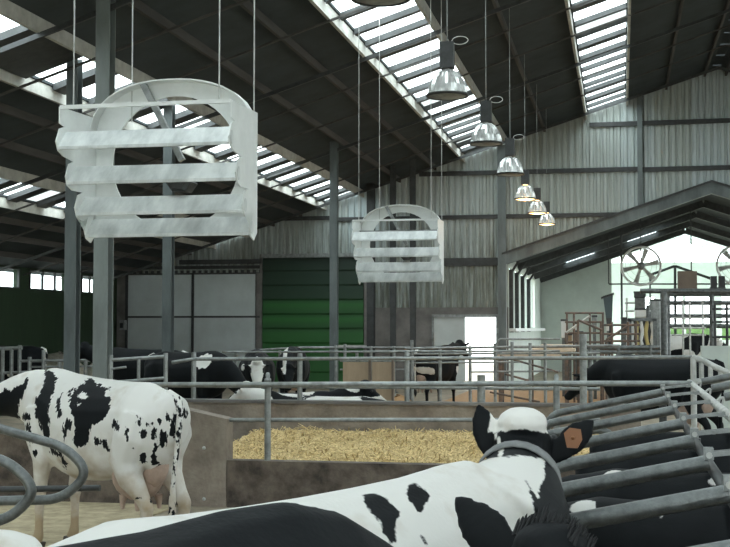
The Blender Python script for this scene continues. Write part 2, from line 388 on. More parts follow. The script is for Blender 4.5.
# left annex wall with tall windows
w = MB(); x0 = XF-.15; x1 = XF
w.box((x0, YW+.2, 0), (x1, YA, 1.85)); w.box((x0, YW+.2, 3.72), (x1, YA, 3.98))
yy = [37.9, 40.0, 42.4, 45.2, 48.0, YA]
for i in range(len(yy)):
    c = yy[i]; w.box((x0, c-.12, 1.85), (x1, c+.12, 3.75))
w.box((x0, 49.4, 1.85), (x1, YA, 3.75))
struct('wall_annex_left', w, PALE)
for i in range(4):
    w_ = thing('window_%d' % (11+i), None, None, (x0, (yy[i]+yy[i+1])/2, 1.85)); w_['kind'] = 'structure'
    MB().box((x0+.05, yy[i]+.12, 1.85), (x0+.06, yy[i+1]-.12, 3.72)).build('pane', GLASS, w_)
    f = MB(); f.beam((x1+.06, yy[i]+.1, 1.7), (x1+.06, yy[i]+.1, 3.6), .12, .16); f.tube([(x1+.06, yy[i]+.1, 3.5), (x1+.35, yy[i]+.1, 3.95)], .04, 6); f.build('post', DSTEEL, w_)
MB().box((x1, YW+.4, 1.72), (x1+.2, YA-.1, 1.82)).build('trim_2', WHITE)['kind'] = 'structure'
w = MB(); w.box((AR, YW+.2, 0), (AR+.15, YB, 1.4)); w.box((AR, YW+.2, 3.7), (AR+.15, YB, 3.9)); struct('wall_annex_right', w, PALE)  # unseen side, band left open to let more light into the annex
# pale cross wall with an opening into the bright parlour
xo = X(612, YA); w = MB()
w.prism([(XF, YA, 0), (xo, YA, 0), (xo, YA, az(xo)), (XF, YA, az(XF))], (0, .12, 0))
w.box((AR-1.5, YA, 0), (AR, YA+.12, 3.9))
struct('wall_annex_cross', w, PALE)
for px in (575, 590, 600): MB().box((X(px,YA)-.02, YA-.03, 0), (X(px,YA)+.02, YA, az(X(px,YA))-.1)).build('trim_3', PALE)['kind'] = 'structure'
# parlour far wall: low wall with windows, glazed gable above
w = MB(); xs = [X(p, YB) for p in (607, 664, 683, 686, 701)]; z0 = Zp(680,340,YB); z1 = Zp(680,297,YB); zt = Zp(680,262,YB)
w.box((XF, YB, 0), (AR, YB+.15, z0)); w.box((XF, YB, z1), (AR, YB+.15, zt))
w.box((XF, YB, z0), (X(640,YB), YB+.15, z1)); w.box((xs[2], YB, z0), (xs[3], YB+.15, z1)); w.box((X(712,YB), YB, z0), (X(722,YB), YB+.15, z1)); w.box((X(655,YB), YB, z0), (xs[1], YB+.15, z1))
struct('wall_annex_far', w, PALE)
w_ = thing('window_15', None, None, (AX, YB, zt)); w_['kind'] = 'structure'
f = MB()
for s in (-1, 1): f.beam((AX, YB, AZ+.3), (AX+s*5.5, YB, AZ+.3-5.5*.335), .1, .1)
f.beam((AX, YB, zt), (AX, YB, AZ+.3), .06, .06)
f.build('window_frame', WHITE, w_)
# parlour roof: translucent
a = MB(); slab(a, XF-.2, AX, YA, YB, lambda x: az(x)+.35, .01); slab(a, AX, AR+.2, YA, YB, lambda x: az(x)+.35, .01)
o = struct('ceiling_parlour', a, sheet_mat('opal_roof', (.35,.38,.37), (.6,.66,.63), .4))
for y in (55.5, 58, 60.5):
    for s in (-1, 1): MB().beam((AX, y, AZ+.25), (AX+s*5.6, y, az(AX+5.6)+.25), .08, .12).build('rafter', WHITE, o)
# hedge seen through the far windows
hb = MB(); hb.box((-6, 70, -.2), (14, 72, 1.9)); hh = hb.build('hedge', mat('hedge_green', (.07,.14,.04), .9, 0, .5, 3, bump=1, bscale=4)); tag(hh, 'green hedge seen through the far milking parlour windows', 'hedge')
# daylight portals help the renderer sample the sky through the openings
def portal(x0, x1, y0, y1):
    L = bpy.data.lights.new('daylight_portal', 'AREA'); L.shape = 'RECTANGLE'; o = bpy.data.objects.new('daylight_portal', L); COL.objects.link(o)
    L.size = abs(x1-x0)/math.cos(math.atan(SL)); L.size_y = y1-y0; xm_ = (x0+x1)/2
    o.location = (xm_, (y0+y1)/2, rz(xm_)+.2); o.rotation_euler = (0, -math.atan(SL) if xm_ < RX else math.atan(SL), 0); L.cycles.is_portal = True
for (a, b) in STR: portal(a, b, YN, YW)
# =====================================================================
# cows. Local frame: nose towards +x, left side +y, hooves at z = 0
def coat(name, white=(.74,.73,.69), black=(.0050,.0060,.0068), tint=None, jag=.5):
    m = bpy.data.materials.new(name); m.use_nodes = True; n = m.node_tree.nodes; l = m.node_tree.links; b = n['Principled BSDF']
    b.inputs['Roughness'].default_value = .62; b.inputs['Specular IOR Level'].default_value = .12
    at = n.new('ShaderNodeAttribute'); at.attribute_name = 'patch'
    tcn = n.new('ShaderNodeTexCoord'); mp = n.new('ShaderNodeMapping'); mp.inputs['Scale'].default_value = (1,1,.55); l.new(tcn.outputs['Object'], mp.inputs[0])
    nz = n.new('ShaderNodeTexNoise'); nz.inputs['Scale'].default_value = 38; nz.inputs['Detail'].default_value = 3; l.new(mp.outputs[0], nz.inputs['Vector'])
    s1 = n.new('ShaderNodeMath'); s1.operation = 'SUBTRACT'; s1.inputs[1].default_value = .5; l.new(nz.outputs[0], s1.inputs[0])
    s2 = n.new('ShaderNodeMath'); s2.operation = 'MULTIPLY_ADD'; s2.inputs[1].default_value = .045*jag; l.new(s1.outputs[0], s2.inputs[0]); l.new(at.outputs['Fac'], s2.inputs[2])
    mr = n.new('ShaderNodeMapRange'); mr.inputs['From Min'].default_value = -.0025; mr.inputs['From Max'].default_value = .0025; l.new(s2.outputs[0], mr.inputs[0])
    # white coat turning patchily tan towards the legs
    n2 = n.new('ShaderNodeTexNoise'); n2.inputs['Scale'].default_value = 5; n2.inputs['Detail'].default_value = 5; l.new(tcn.outputs['Object'], n2.inputs['Vector'])
    sp = n.new('ShaderNodeSeparateXYZ'); l.new(tcn.outputs['Object'], sp.inputs[0])
    zr = n.new('ShaderNodeMapRange'); zr.inputs['From Min'].default_value = .95; zr.inputs['From Max'].default_value = .1; zr.inputs['To Min'].default_value = -.22; zr.inputs['To Max'].default_value = .38; l.new(sp.outputs['Z'], zr.inputs[0])
    ad = n.new('ShaderNodeMath'); ad.operation = 'ADD'; l.new(n2.outputs[0], ad.inputs[0]); l.new(zr.outputs[0], ad.inputs[1])
    r = n.new('ShaderNodeValToRGB'); r.color_ramp.elements[0].position = .35; r.color_ramp.elements[0].color = (*white, 1)
    r.color_ramp.elements[1].position = .78; r.color_ramp.elements[1].color = (.40,.31,.20,1); l.new(ad.outputs[0], r.inputs[0])
    rb_ = n.new('ShaderNodeValToRGB'); rb_.color_ramp.elements[0].color = (*black, 1); rb_.color_ramp.elements[1].color = (black[0]*2, black[1]*2, black[2]*2, 1); l.new(n2.outputs[0], rb_.inputs[0])
    mx = n.new('ShaderNodeMix'); mx.data_type = 'RGBA'; l.new(mr.outputs[0], mx.inputs[0]); l.new(r.outputs[0], mx.inputs[6]); l.new(rb_.outputs[0], mx.inputs[7])
    l.new(mx.outputs[2], b.inputs['Base Color'])
    nb = n.new('ShaderNodeTexNoise'); nb.inputs['Scale'].default_value = 70; l.new(mp.outputs[0], nb.inputs['Vector'])
    bp = n.new('ShaderNodeBump'); bp.inputs['Strength'].default_value = .12; bp.inputs['Distance'].default_value = .01; l.new(nb.outputs[0], bp.inputs['Height']); l.new(bp.outputs[0], b.inputs['Normal'])
    return m
COAT = coat('holstein_coat'); COAT2 = coat('speckled_holstein_coat', jag=1.5); UDDER = mat('pink_udder_skin', (.55,.41,.33), .6, 0, .3, 8); HOOF = mat('hoof_horn', (.06,.05,.04), .6); TAG = mat('orange_ear_tag', (.21,.085,.03), .5); STRAP = mat('grey_neck_strap', (.24,.25,.25), .7, 0, .3, 20)
EARIN = mat('inner_ear_hair', (.30,.19,.12), .9, 0, .4, 30)

def loft(mb, secs, n=20):               # secs: centre, right axis, up axis, half width, up half, down half, ridge
    vs = []
    for c, u, t, hw, hu, hd, rg in secs:
        for k in range(n):
            a = 2*math.pi*k/n; ca, sa = math.cos(a), math.sin(a)
            y = hw*math.copysign(abs(ca)**.85, ca)*(1-rg*max(0, sa)**2); z = (hu if sa > 0 else hd)*math.copysign(abs(sa)**.92, sa)
            vs.append(c+u*y+t*z)
    fs = []
    for i in range(len(secs)-1):
        for k in range(n):
            a = i*n+k; b = i*n+(k+1) % n; fs.append((a, b, b+n, a+n))
    fs.append(tuple(range(n))[::-1]); fs.append(tuple(range((len(secs)-1)*n, len(secs)*n)))
    mb.add(vs, fs, True)
TORSO = [(-.90,1.30,1.12,.06,.1),(-.87,1.36,.98,.15,.3),(-.80,1.385,.86,.205,.4),(-.68,1.40,.76,.25,.45),(-.52,1.435,.72,.29,.25),(-.38,1.425,.70,.29,.42),(-.2,1.42,.64,.325,.45),
         (.0,1.42,.59,.355,.45),(.2,1.425,.57,.35,.45),(.4,1.435,.60,.315,.45),(.55,1.455,.64,.28,.5),(.68,1.46,.68,.25,.55),(.80,1.43,.74,.21,.45),(.92,1.36,.84,.15,.3),(.98,1.26,.96,.07,.1)]
def cow(name, label, loc, heading, head_pos, head_dir, neck_up=None, lying=False, vox=.018, tilt=0, scale=1.0, patches=None, group=None, cat='cow',
        ears=((.9,.35,-.1),(.9,.35,-.1)), ear_len=.19, strap=False, tag_ear=False, patch_fn=None, legs=True, leg_sep=.19, tail=True, udder=True, rear_dx=0, mat_=None, sx=1.0, ear_drop=0, neck=(.26,.10,.25,.28), poll=1.0, nw=(.19,.095), tuft=False):
    """head_pos: poll in the cow's frame, head_dir: poll->muzzle"""
    dz = -.60 if lying else 0.0
    mb = MB(); Xa = Vector((1,0,0)); Ya = Vector((0,1,0)); Za = Vector((0,0,1))
    secs = []
    for x, zt, zb, hw, rg in TORSO:
        if lying: hw *= 1.12
        zm = zb+(zt-zb)*.55; tz = tilt*x
        secs.append((Vector((x, 0, zm+dz+tz)), Ya, Za, hw, zt-zm, zm-zb, rg))
    loft(mb, secs)
    # spine, hook and pin bones
    if 0: mb.ball((-.55, .18, 1.315+dz-tilt*.55), (.16,.09,.06), 6); mb.ball((-.55, -.18, 1.315+dz-tilt*.55), (.14,.08,.06), 6)
    mb.ball((-.80, .10, 1.27+dz-tilt*.8), (.08,.05,.07), 6); mb.ball((-.80, -.10, 1.27+dz-tilt*.8), (.08,.05,.07), 6)
    # neck
    hp = Vector(head_pos); hd = Vector(head_dir).normalized(); n0 = Vector((.74, 0, 1.16+dz+tilt*.7))
    side = hd.cross(Za).normalized() if abs(hd.z) < .99 else Vector((0,-1,0)); hup = side.cross(hd).normalized()
    n3 = hp+hd*.08-hup*.09
    pts = []
    for i in range(7):
        t = i/6; q = n0*(1-t)**2+(n0+Vector((neck[0],0,neck[1]+(hp.z-n0.z)*neck[2])))*2*t*(1-t)+n3*t*t; pts.append(q)
    sc = []
    for i, q in enumerate(pts):
        t = i/6; d = (pts[min(i+1,6)]-pts[max(i-1,0)]).normalized(); s_ = d.cross(Za).normalized(); u_ = s_.cross(d).normalized()
        sc.append((q, s_, u_, nw[0]*(1-t)+nw[1]*t, .001*0+neck[3]*(1-t)+.115*t, .34*(1-t)+.13*t, .35))
    loft(mb, sc)
    # head
    HS = [(-.05,.085,.04,.07),(.0,.112,.062,.13),(.07,.118,.07,.17),(.15,.122,.068,.175),(.22,.112,.06,.16),(.30,.088,.055,.12),(.38,.072,.05,.09),(.45,.074,.052,.08),(.50,.078,.05,.075),(.53,.055,.03,.05)]
    loft(mb, [(hp+hd*a-hup*.02, side, hup, b, c, d, .15) for a, b, c, d in HS], 16)
    mb.ball(hp-hd*.01+hup*.045, (.085,.085*poll,.05*poll), 6)           # poll
    earq = []
    for s, ev in ((-1, ears[0]), (1, ears[1])):                # s=-1 left ear, +1 right ear; ev = (outwards, up, back)
        b0 = hp+side*(s*.095*poll)+hd*.05-hup*(.005+ear_drop); ed = (side*s*ev[0]+hup*ev[1]-hd*ev[2]).normalized(); fl = ed.cross(hd).normalized(); th = fl.cross(ed).normalized()
        es = []
        for t, w_ in ((-.05,.025),(.0,.032),(.25,.052),(.5,.060),(.75,.048),(.93,.022),(1,.008)):
            es.append((b0+ed*(t*ear_len), fl, th, w_, max(.012, w_*.3), max(.012, w_*.3), 0))
        loft(mb, es, 10); earq.append((b0, ed, fl, th))
    # legs
    def leg(pts, rs): mb.tube(pts, rs, 10)
    if legs and not lying:
        for s in (1, -1):
            y = leg_sep*s
            leg([(.62,.15*s,1.16),(.60,y*1.02,.92),(.56,y,.74),(.60,y*.95,.58),(.625,y*.95,.44),(.62,y*.95,.38),(.62,y*.95,.18),(.625,y*.95,.11),(.66,y*.95,.045)],[.15,.125,.088,.062,.058,.042,.036,.046,.05])
            r = rear_dx
            leg([(-.62,.13*s,1.14),(-.60,y*1.0,.98),(-.52,y*1.05,.80),(-.58,y*1.05,.66),(-.70+r*.5,y*1.0,.54),(-.76+r*.7,y,.46),(-.75+r*.9,y,.36),(-.74+r,y,.17),(-.72+r,y,.11),(-.68+r,y,.045)],[.17,.165,.14,.10,.062,.056,.046,.04,.048,.052])
    if lying:
        for s in (1, -1):
            mb.ball((-.45,.27*s,.26), (.34,.13,.24), 8); leg([(-.55,.33*s,.16),(-.2,.40*s,.09),(.02,.38*s,.06)],[.09,.06,.05])
            mb.ball((.5,.22*s,.28), (.2,.10,.2), 8); leg([(.55,.28*s,.14),(.80,.26*s,.10),(.66,.33*s,.05)],[.07,.055,.045])
    o = mb.build('body_tmp', COAT)
    md = o.modifiers.new('r', 'REMESH'); md.mode = 'VOXEL'; md.voxel_size = vox; md.use_smooth_shade = True
    sm = o.modifiers.new('s', 'SMOOTH'); sm.factor = .5; sm.iterations = max(3, int(.09/vox))
    dg = bpy.context.evaluated_depsgraph_get(); me = bpy.data.meshes.new_from_object(o.evaluated_get(dg)); bpy.data.objects.remove(o)
    me.materials.clear(); me.materials.append(mat_ or COAT)
    hx = math.atan2(heading[1], heading[0]); root = thing(name, label, cat, loc, group, hx); root.scale = (scale,)*3
    body = bpy.data.objects.new('body', me); COL.objects.link(body); body.parent = root
    N = len(me.vertices); co = np.empty(N*3); me.vertices.foreach_get('co', co); co = co.reshape(-1, 3)
    if sx != 1: co[:,0] = np.where(co[:,0] < .5, .5+(co[:,0]-.5)*sx, co[:,0]); me.vertices.foreach_set('co', co.ravel()); me.update()
    if patch_fn is None: val = np.full(N, 1.0)
    else:
        c, s = math.cos(hx), math.sin(hx); wc = co*scale; W = np.stack([wc[:,0]*c-wc[:,1]*s+loc[0], wc[:,0]*s+wc[:,1]*c+loc[1], wc[:,2]+loc[2]], 1)
        val = patch_fn(co, W)
    if sx != 1: pass
    a = me.attributes.new('patch', 'FLOAT', 'POINT'); a.data.foreach_set('value', val.astype(np.float32))
    me.polygons.foreach_set('use_smooth', [True]*len(me.polygons))
    def part(nm, mbb, m):
        if sx != 1: mbb.v = [((.5+(v[0]-.5)*sx if v[0] < .5 else v[0]), v[1], v[2]) for v in mbb.v]
        q = MB.build(mbb, nm, m); q.parent = root; return q
    if legs and not lying:
        for s in (1, -1):
            for x in (.665, -.675+rear_dx):
                y = leg_sep*s*(.95 if x > 0 else 1); h = MB(); h.prism([(x-.055,y-.05,0),(x+.065,y-.045,0),(x+.075,y,0),(x+.065,y+.045,0),(x-.055,y+.05,0)], (-.02,0,.055)); part('hoof', h, HOOF)
    if udder and not lying:
        u = MB(); u.ball((-.42, 0, .67), (.24,.18,.20), 10); u.ball((-.58, 0, .78), (.17,.12,.20), 8)
        for dx in (-.13,.05):
            for s in (1,-1): u.tube([(-.42+dx,.10*s,.52),(-.42+dx,.11*s,.46),(-.42+dx,.11*s,.41)], [.035,.022,.014], 8)
        part('udder', u, UDDER)
    if tail:
        t = MB(); z0 = 1.36+dz-tilt*.85
        if lying: t.tube([(-.84,0,z0-.02),(-.95,.02,z0-.15),(-.98,.05,z0-.4),(-1.0,.1,.08),(-.96,.3,.04)], [.04,.03,.02,.018,.03], 8)
        else: t.tube([(-.78,0,z0),(-.88,.0,z0-.03),(-.925,.01,z0-.14),(-.90,.02,z0-.42),(-.87,.03,z0-.68),(-.865,.03,z0-.80),(-.86,.03,z0-.95),(-.86,.03,z0-1.03)], [.045,.038,.028,.02,.018,.028,.03,.008], 8)
        q = part('tail', t, mat_ or COAT)
        tm = q.data; n_ = len(tm.vertices); ta = tm.attributes.new('patch', 'FLOAT', 'POINT'); tco = np.empty(n_*3); tm.vertices.foreach_get('co', tco); tco = tco.reshape(-1,3)
        if patch_fn is None: tv = np.full(n_, 1.0)
        else: tv = .012*np.sin(tco[:,2]*26+1)*np.sin(tco[:,2]*11)-.002
        ta.data.foreach_set('value', tv.astype(np.float32))
    # eyes and nostrils
    for s in (-1, 1):
        e = MB(); e.ball(hp+side*(s*.112)+hd*.17+hup*.02, .019, 5); part('eye', e, BLACKP)
    for k, (b0, ed, fl, th) in enumerate(earq):
        if vox > .02: break
        s = -1 if k == 0 else 1; i_ = MB(); c_ = b0+ed*(ear_len*.42)-hup*.0-th*math.copysign(.017, th.dot(hd))*-1
        R = Matrix((ed, fl, th)).transposed(); i_.ball(c_, (.062,.032,.008), 6, R); part('inner_ear', i_, EARIN)
    if tuft:
        rr_ = random.Random(4); g = MB()
        for k in range(110):
            q_ = rr_.uniform(-1,1); b_ = hp+side*q_*.075+hd*rr_.uniform(-.05,.05)+hup*(.098-.03*q_*q_); e_ = (hup+side*rr_.uniform(-.6,.6)+hd*rr_.uniform(-.5,.7)).normalized()*rr_.uniform(.012,.026)
            g.tube([b_-hup*.03, b_+e_*.5, b_+e_], [.0045,.003,.0006], 5, False)
        part('poll_hair', g, mat('black_hair', (.006,.007,.008), .8))['kind'] = 'stuff'
    if tag_ear:
        b0, ed, fl, th = earq[1]; c_ = b0+ed*(ear_len*.48)-hd*.026; g = MB(); u1 = side.copy(); u2 = hup.copy()
        g.prism([c_+u1*a+u2*b for a, b in ((-.034,.018),(-.012,.040),(.030,.034),(.036,-.006),(.018,-.040),(-.022,-.038))], hd*-.004); g.ball(c_-hd*.006, .008, 5); part('ear_tag', g, TAG)
    if strap:
        c_ = pts[5]*.6+pts[4]*.4; d = (pts[5]-pts[4]).normalized(); s_ = d.cross(Za).normalized(); u_ = s_.cross(d).normalized(); g = MB()
        ring = []
        for wv in (-.022, .022):
            for k in range(24):
                a = 2*math.pi*k/24; ring.append(c_+d*wv+s_*math.cos(a)*(nw[1]*.72+nw[0]*.28)*.90+u_*math.sin(a)*(.158 if math.sin(a) > 0 else .185))
        g.add(ring, [(k, (k+1) % 24, (k+1) % 24+24, k+24) for k in range(24)], True)
        q = part('neck_strap', g, STRAP); sd = q.modifiers.new('s', 'SOLIDIFY'); sd.thickness = .008
    return root
# ---- coat patterns given as outlines on the flank, in pixels of the photograph, laid onto the body from the side seen ----
def sdf_poly(p, poly):
    poly = np.array(poly, float); d = np.full(len(p), 1e9); inside = np.zeros(len(p), bool); n = len(poly)
    for i in range(n):
        a = poly[i]; b = poly[(i+1) % n]; e = b-a; v = p-a; t = np.clip((v@e)/(e@e+1e-9), 0, 1); q = v-t[:,None]*e; d = np.minimum(d, np.hypot(q[:,0], q[:,1]))
        c = ((a[1] > p[:,1]) != (b[1] > p[:,1])); xi = (b[0]-a[0])*(p[:,1]-a[1])/((b[1]-a[1]) if b[1] != a[1] else 1e-9)+a[0]; inside ^= c & (p[:,0] < xi)
    return np.where(inside, d, -d)
def sdf_ell(p, c, r):
    q = (p-np.array(c, float))/np.array(r, float); return (1-np.hypot(q[:,0], q[:,1]))*min(r)
def pix(W):
    f_ = np.array(fw); r_ = np.array(rt); u_ = np.array(up); d = W-np.array([0,0,EYE]); z = d@f_
    return np.stack([365+F*(d@r_)/z, 273.5-F*(d@u_)/z], 1), z
def flank(polys, ells, holes=()):
    def f(co, W):
        p, z = pix(W); v = np.full(len(p), -1e9)
        for q in polys: v = np.maximum(v, sdf_poly(p, q))
        for c, r in ells: v = np.maximum(v, sdf_ell(p, c, r))
        for c, r in holes: v = np.minimum(v, -sdf_ell(p, c, r))
        return np.clip(v*z/F, -.2, .2)
    return f
std_polys = [
 [(-10,396),(0,393),(5,389),(11,391),(16,386),(22,385),(27,377.5),(29,379),(26,389),(20,402),(18,413),(20,419),(21,437),(14,446),(0,455),(-10,470),(-60,470),(-60,380)],
 [(45,370),(50,370),(56.7,377.5),(55,387.5),(51,400),(47.5,409.5),(49,420),(50,436),(46,440),(42,431),(38,420),(35,417),(36.5,409.5),(34.7,400),(40,393),(44,382)],
 [(57,400),(62,393),(60,403),(62,413),(59,418),(56,410)],
 [(89.6,377.5),(94,380),(97,384),(102,383),(100.5,386.6),(110,387.5),(110,389),(104,391),(110.6,396.7),(110,406),(108,413),(102,420),(95,424),(91,428),(88,440),(84,447),(77,447),(73,440),(75,428),(74,417),(70,409.5),(69.5,398.5),(73,393),(78.6,385.7),(84,383)],
 [(67,394),(76,384),(74,389),(69,397)], [(111.5,417),(116,420),(120.5,429),(118,432),(113,427)], [(100,438),(105,440),(111,450),(107,452)],
 [(58,445),(61,450),(66,462),(67,470),(62,464)], [(50,452),(53,440),(55,450),(62,455),(60,457),(54,455)],
]
std_ells = [((26,417),(4,4)),((28,428),(2,5)),((68,424),(4,5)),((127,433),(1.6,6)),((97,441),(3,4.5)),((139,421),(2.4,5)),((143,433),(3,5)),((154,433),(2.2,8)),((163,439),(4.5,8)),((155,447),(2,6)),
 ((143,458),(3.4,5)),((154,459),(3,5)),((159,467),(2,5)),((147,424),(1.2,1.5)),((182,414),(5,6)),((173,427),(3,9)),((167,418),(2.4,4)),((175,418),(3,5)),((160,421),(2,3)),((35,452),(2,3)),((152,500),(1.5,3)),((138,498),(2,1.4)),((133,448),(1,1.5)),
 ((64,433),(1.2,5)),((30,438),(1.5,5)),((74,404),(1.5,3))]
std_holes = [((83,396),(5,3)),((78,404),(2,1.4)),((107,394),(2.5,2))]
hs = Vector((-.88,.475))
cow('standing_cow', 'white cow with black patches standing beside the concrete block, seen from behind, udder showing', (-4.12, 9.55, 0), hs, (1.45,.1,1.30), (.6,.0,-.8),
    tilt=.055, scale=1.0, patch_fn=flank(std_polys, std_ells, std_holes), leg_sep=.19, vox=.014, mat_=COAT2)
fg_polys = [
 [(363,495),(372,494),(386.5,498.5),(394,506),(399,513),(395.5,524),(395.5,542),(390,543),(385,535),(379,520.5),(367,506)],
 [(408,485),(415,483),(426,490),(430,497),(426,503),(422,511.6),(417,512.7),(411.5,503),(406,494)],
 [(421,535),(423,535),(427,545),(424,545)],
 [(542,455),(545,476),(540,487),(538,500),(534,493),(525,478),(531,495),(537,519),(529,520),(520,528),(510,541),(505,580),(660,600),(660,452),(560,440),(545,436),(500,436),(487,436),(478,436),(470,400),(480,400),(494,420),(489,434),(520,431),(549,433),(552,424),(552,400),(640,400),(640,430),(600,470)],
]
def fgpatch(co, W):
    p, z = pix(W); v = np.full(len(p), -1e9)
    for q in fg_polys[:3]: v = np.maximum(v, sdf_poly(p, q))
    body = sdf_poly(p, [(543,440),(545,476),(540,487),(538,500),(534,493),(525,478),(531,495),(537,519),(529,520),(520,528),(510,541),(505,600),(700,600),(700,440)])
    head = sdf_poly(p, [(440,380),(491,380),(490,420),(488,433),(505,431),(520,429),(549,433),(551,425),(549,380),(640,380),(640,470),(560,470),(548,459),(520,455),(505,457),(497,464),(484,462),(478,448),(440,448)])
    # only the neck and head carry the head pattern
    hv = np.where(co[:,0] > .97, head, -1e9)
    v = np.maximum(v, np.maximum(body, hv)); v = np.minimum(v, -sdf_poly(p, [(494,433),(500,438),(504,450),(500,464),(497,464),(499,449)])); return np.clip(v*z/F, -.2, .2)
cow('resting_cow', 'white backed cow with black neck, white poll and orange ear tag in the foreground', (-.80, 3.50, 0), (.46,.89), (1.30,.16,1.495), (.86,.46,-.30), sx=1.28, ear_drop=.075, nw=(.35,.105), neck=(.24,.05,.1,.27), poll=1.25,
    scale=.96, patch_fn=fgpatch, ears=((.26,.95,.1),(.78,.78,.05)), ear_len=.215, strap=True, tag_ear=True, vox=.011)
cow('black_cow', 'almost all black cow closest to the viewer, one ear raised', (-1.055, 1.725, 0), (.62,.785), (1.35,-.03,1.265), (.85,.1,-.55), scale=1.033, neck=(.25,-.10,.1,.22), ear_drop=.0,
    ears=((.98,.62,.15),(.8,.1,.1)), ear_len=.27, tuft=True, vox=.011, patch_fn=None)
# =====================================================================
# columns
STEEL2 = mat('light_steel_column', (.25,.28,.27), .5, .2, .35, 2.5, stretch=(1,1,.3))
def column(px, Y, wd, label, mt, ytop=None, z0=0, group=None):
    x = X(px, Y); zt = rz(x)-.02 if ytop is None else ytop
    t = thing('steel_column', label, 'column', (x, Y, z0), group)
    h = wd/2; m = MB()
    m.box((x-h, Y-h, z0), (x+h, Y-h+.014, zt)); m.box((x-h, Y+h-.014, z0), (x+h, Y+h, zt)); m.box((x-.006, Y-h+.014, z0), (x+.006, Y+h-.014, zt))
    m.box((x-h*.92, Y-h+.014, z0), (x-h*.86, Y+h-.014, zt)) if False else None
    m.build('shaft', mt, t)
    MB().box((x-h-.05, Y-h-.05, z0), (x+h+.05, Y+h+.05, z0+.02)).build('base_plate', DSTEEL, t)
column(103, 15.6, .20, 'thick grey steel column nearest the viewer, right beside the large louvred fan housing', STEEL2)
column(72, 17.5, .18, 'second grey steel column from the left edge, just left of the thickest column', STEEL)
column(168, 21.5, .17, 'grey steel column rising from below the large louvred housing past the pale doors', STEEL)
column(334, 29.3, .18, 'dark steel column crossing the green roller curtain', STEEL)
column(371, 36.6, .22, 'dark column at the right edge of the green roller curtain', DSTEEL)
column(393, 35.0, .15, 'dark slim column below the small louvred housing, left of two', DSTEEL)
column(413, 35.0, .15, 'dark slim column below the small louvred housing, right of two', DSTEEL)
for px in (23,): column(px, 32.0, .30, 'dark wall column between the high side windows at the far left', DSTEEL)

# ---------------------------------------------------------------- concrete walls, straw pen
KY = 12.3; SY = 16.8
def conc(name, label, cat, a, b, m_=CONC): o = MB().box(a, b).build(name, m_); return tag(o, label, cat)
m = MB(); xa, xb = X(183, KY), X(227, KY); za, zb = Zp(190,409,KY), Zp(227,419,KY)
m.prism([(xa,KY,0),(xb,KY,0),(xb,KY,zb),(xa,KY,za)], (0,.22,0)); t = thing('concrete_block', 'upright grey concrete end wall right behind the standing spotted cow', 'wall', ((xa+xb)/2, KY, 0))
m.build('slab', CONC, t)
for py in (448, 499): MB().ball(P(204, py, KY)+Vector((0,-.0,0)), .02, 6).build('bolt', GALV_L, t)
conc('rear_cubicle_wall', 'low soiled concrete wall behind the legs of the spotted cow', 'wall', (X(-60,KY), KY+.02, 0), (xa-.01, KY+.2, .72), CONC_D)
conc('pen_kerb', 'dark damp concrete kerb in front of the straw pen', 'wall', (xb+.01, KY, 0), (X(640,KY), KY+.16, Zp(350,463,KY)), CONC_D)
conc('rear_pen_wall', 'low brown concrete wall along the far side of the straw', 'wall', (X(176,SY), SY, 0), (X(640,SY), SY+.2, Zp(380,403,SY)), CONC)
m = MB(); zt = Zp(380,403,SY); m.box((X(176,SY), SY-.03, zt-.02), (X(640,SY), SY+.22, zt+.02)); q = m.build('wall_coping', CONC_L); tag(q, 'pale ledge capping the low wall behind the straw', 'ledge')
# bedding where the cows stand
o = MB().box((-9, 3.0, 0), (X(182,KY)-.02, KY-.02, .012)).build('sawdust', BED); tag(o, 'tan sawdust bedding under the spotted cow', 'bedding', kind='stuff')
# straw: a lumpy bed and thousands of stalks
STRAW = mat('straw_stalk', (.98,.80,.42), .5, 0, .3, 22, col2=(.40,.26,.09)); random.seed(11)
def lump(x, y): return .325+.05*math.sin(x*2.3+y)*math.sin(y*1.9)+.03*math.sin(x*5.1+1.3)*math.cos(y*4.3)+.05*max(0,(y-15.2)/1.5)
m = MB(); x0, x1, y0, y1 = xb-.9, X(560,KY)+.35, KY+.17, SY-.01; NX, NY = 90, 50
vs = []; fs = []
for j in range(NY+1):
    for i in range(NX+1):
        x = x0+(x1-x0)*i/NX; y = y0+(y1-y0)*j/NY; vs.append((x, y, lump(x, y)+random.uniform(-.015,.015)))
for j in range(NY):
    for i in range(NX): a = j*(NX+1)+i; fs.append((a, a+1, a+NX+2, a+NX+1))
m.add(vs, fs, True)
vs = []; fs = []
for i in range(26000):
    x = random.uniform(x0+.1, x1-.1); y = random.uniform(y0+.05, y1-.08); z = lump(x, y)+random.uniform(-.01,.06)
    a = random.uniform(0, math.pi*2); tl = random.gauss(0, .28); L = random.uniform(.05,.17); d = Vector((math.cos(a)*math.cos(tl), math.sin(a)*math.cos(tl), abs(math.sin(tl))))*L/2
    u = Vector((-math.sin(a), math.cos(a), 0))*.006; v = Vector((0,0,.007)); c = Vector((x, y, z+abs(d.z)*.6)); k = len(vs)
    vs += [c-d-u, c-d+u, c-d+v, c+d-u, c+d+u, c+d+v]; fs += [(k,k+1,k+4,k+3),(k+1,k+2,k+5,k+4),(k+2,k,k+3,k+5)]
m.add(vs, fs); o = m.build('straw', STRAW); tag(o, 'golden loose straw bedding filling the pen', 'straw', kind='stuff')

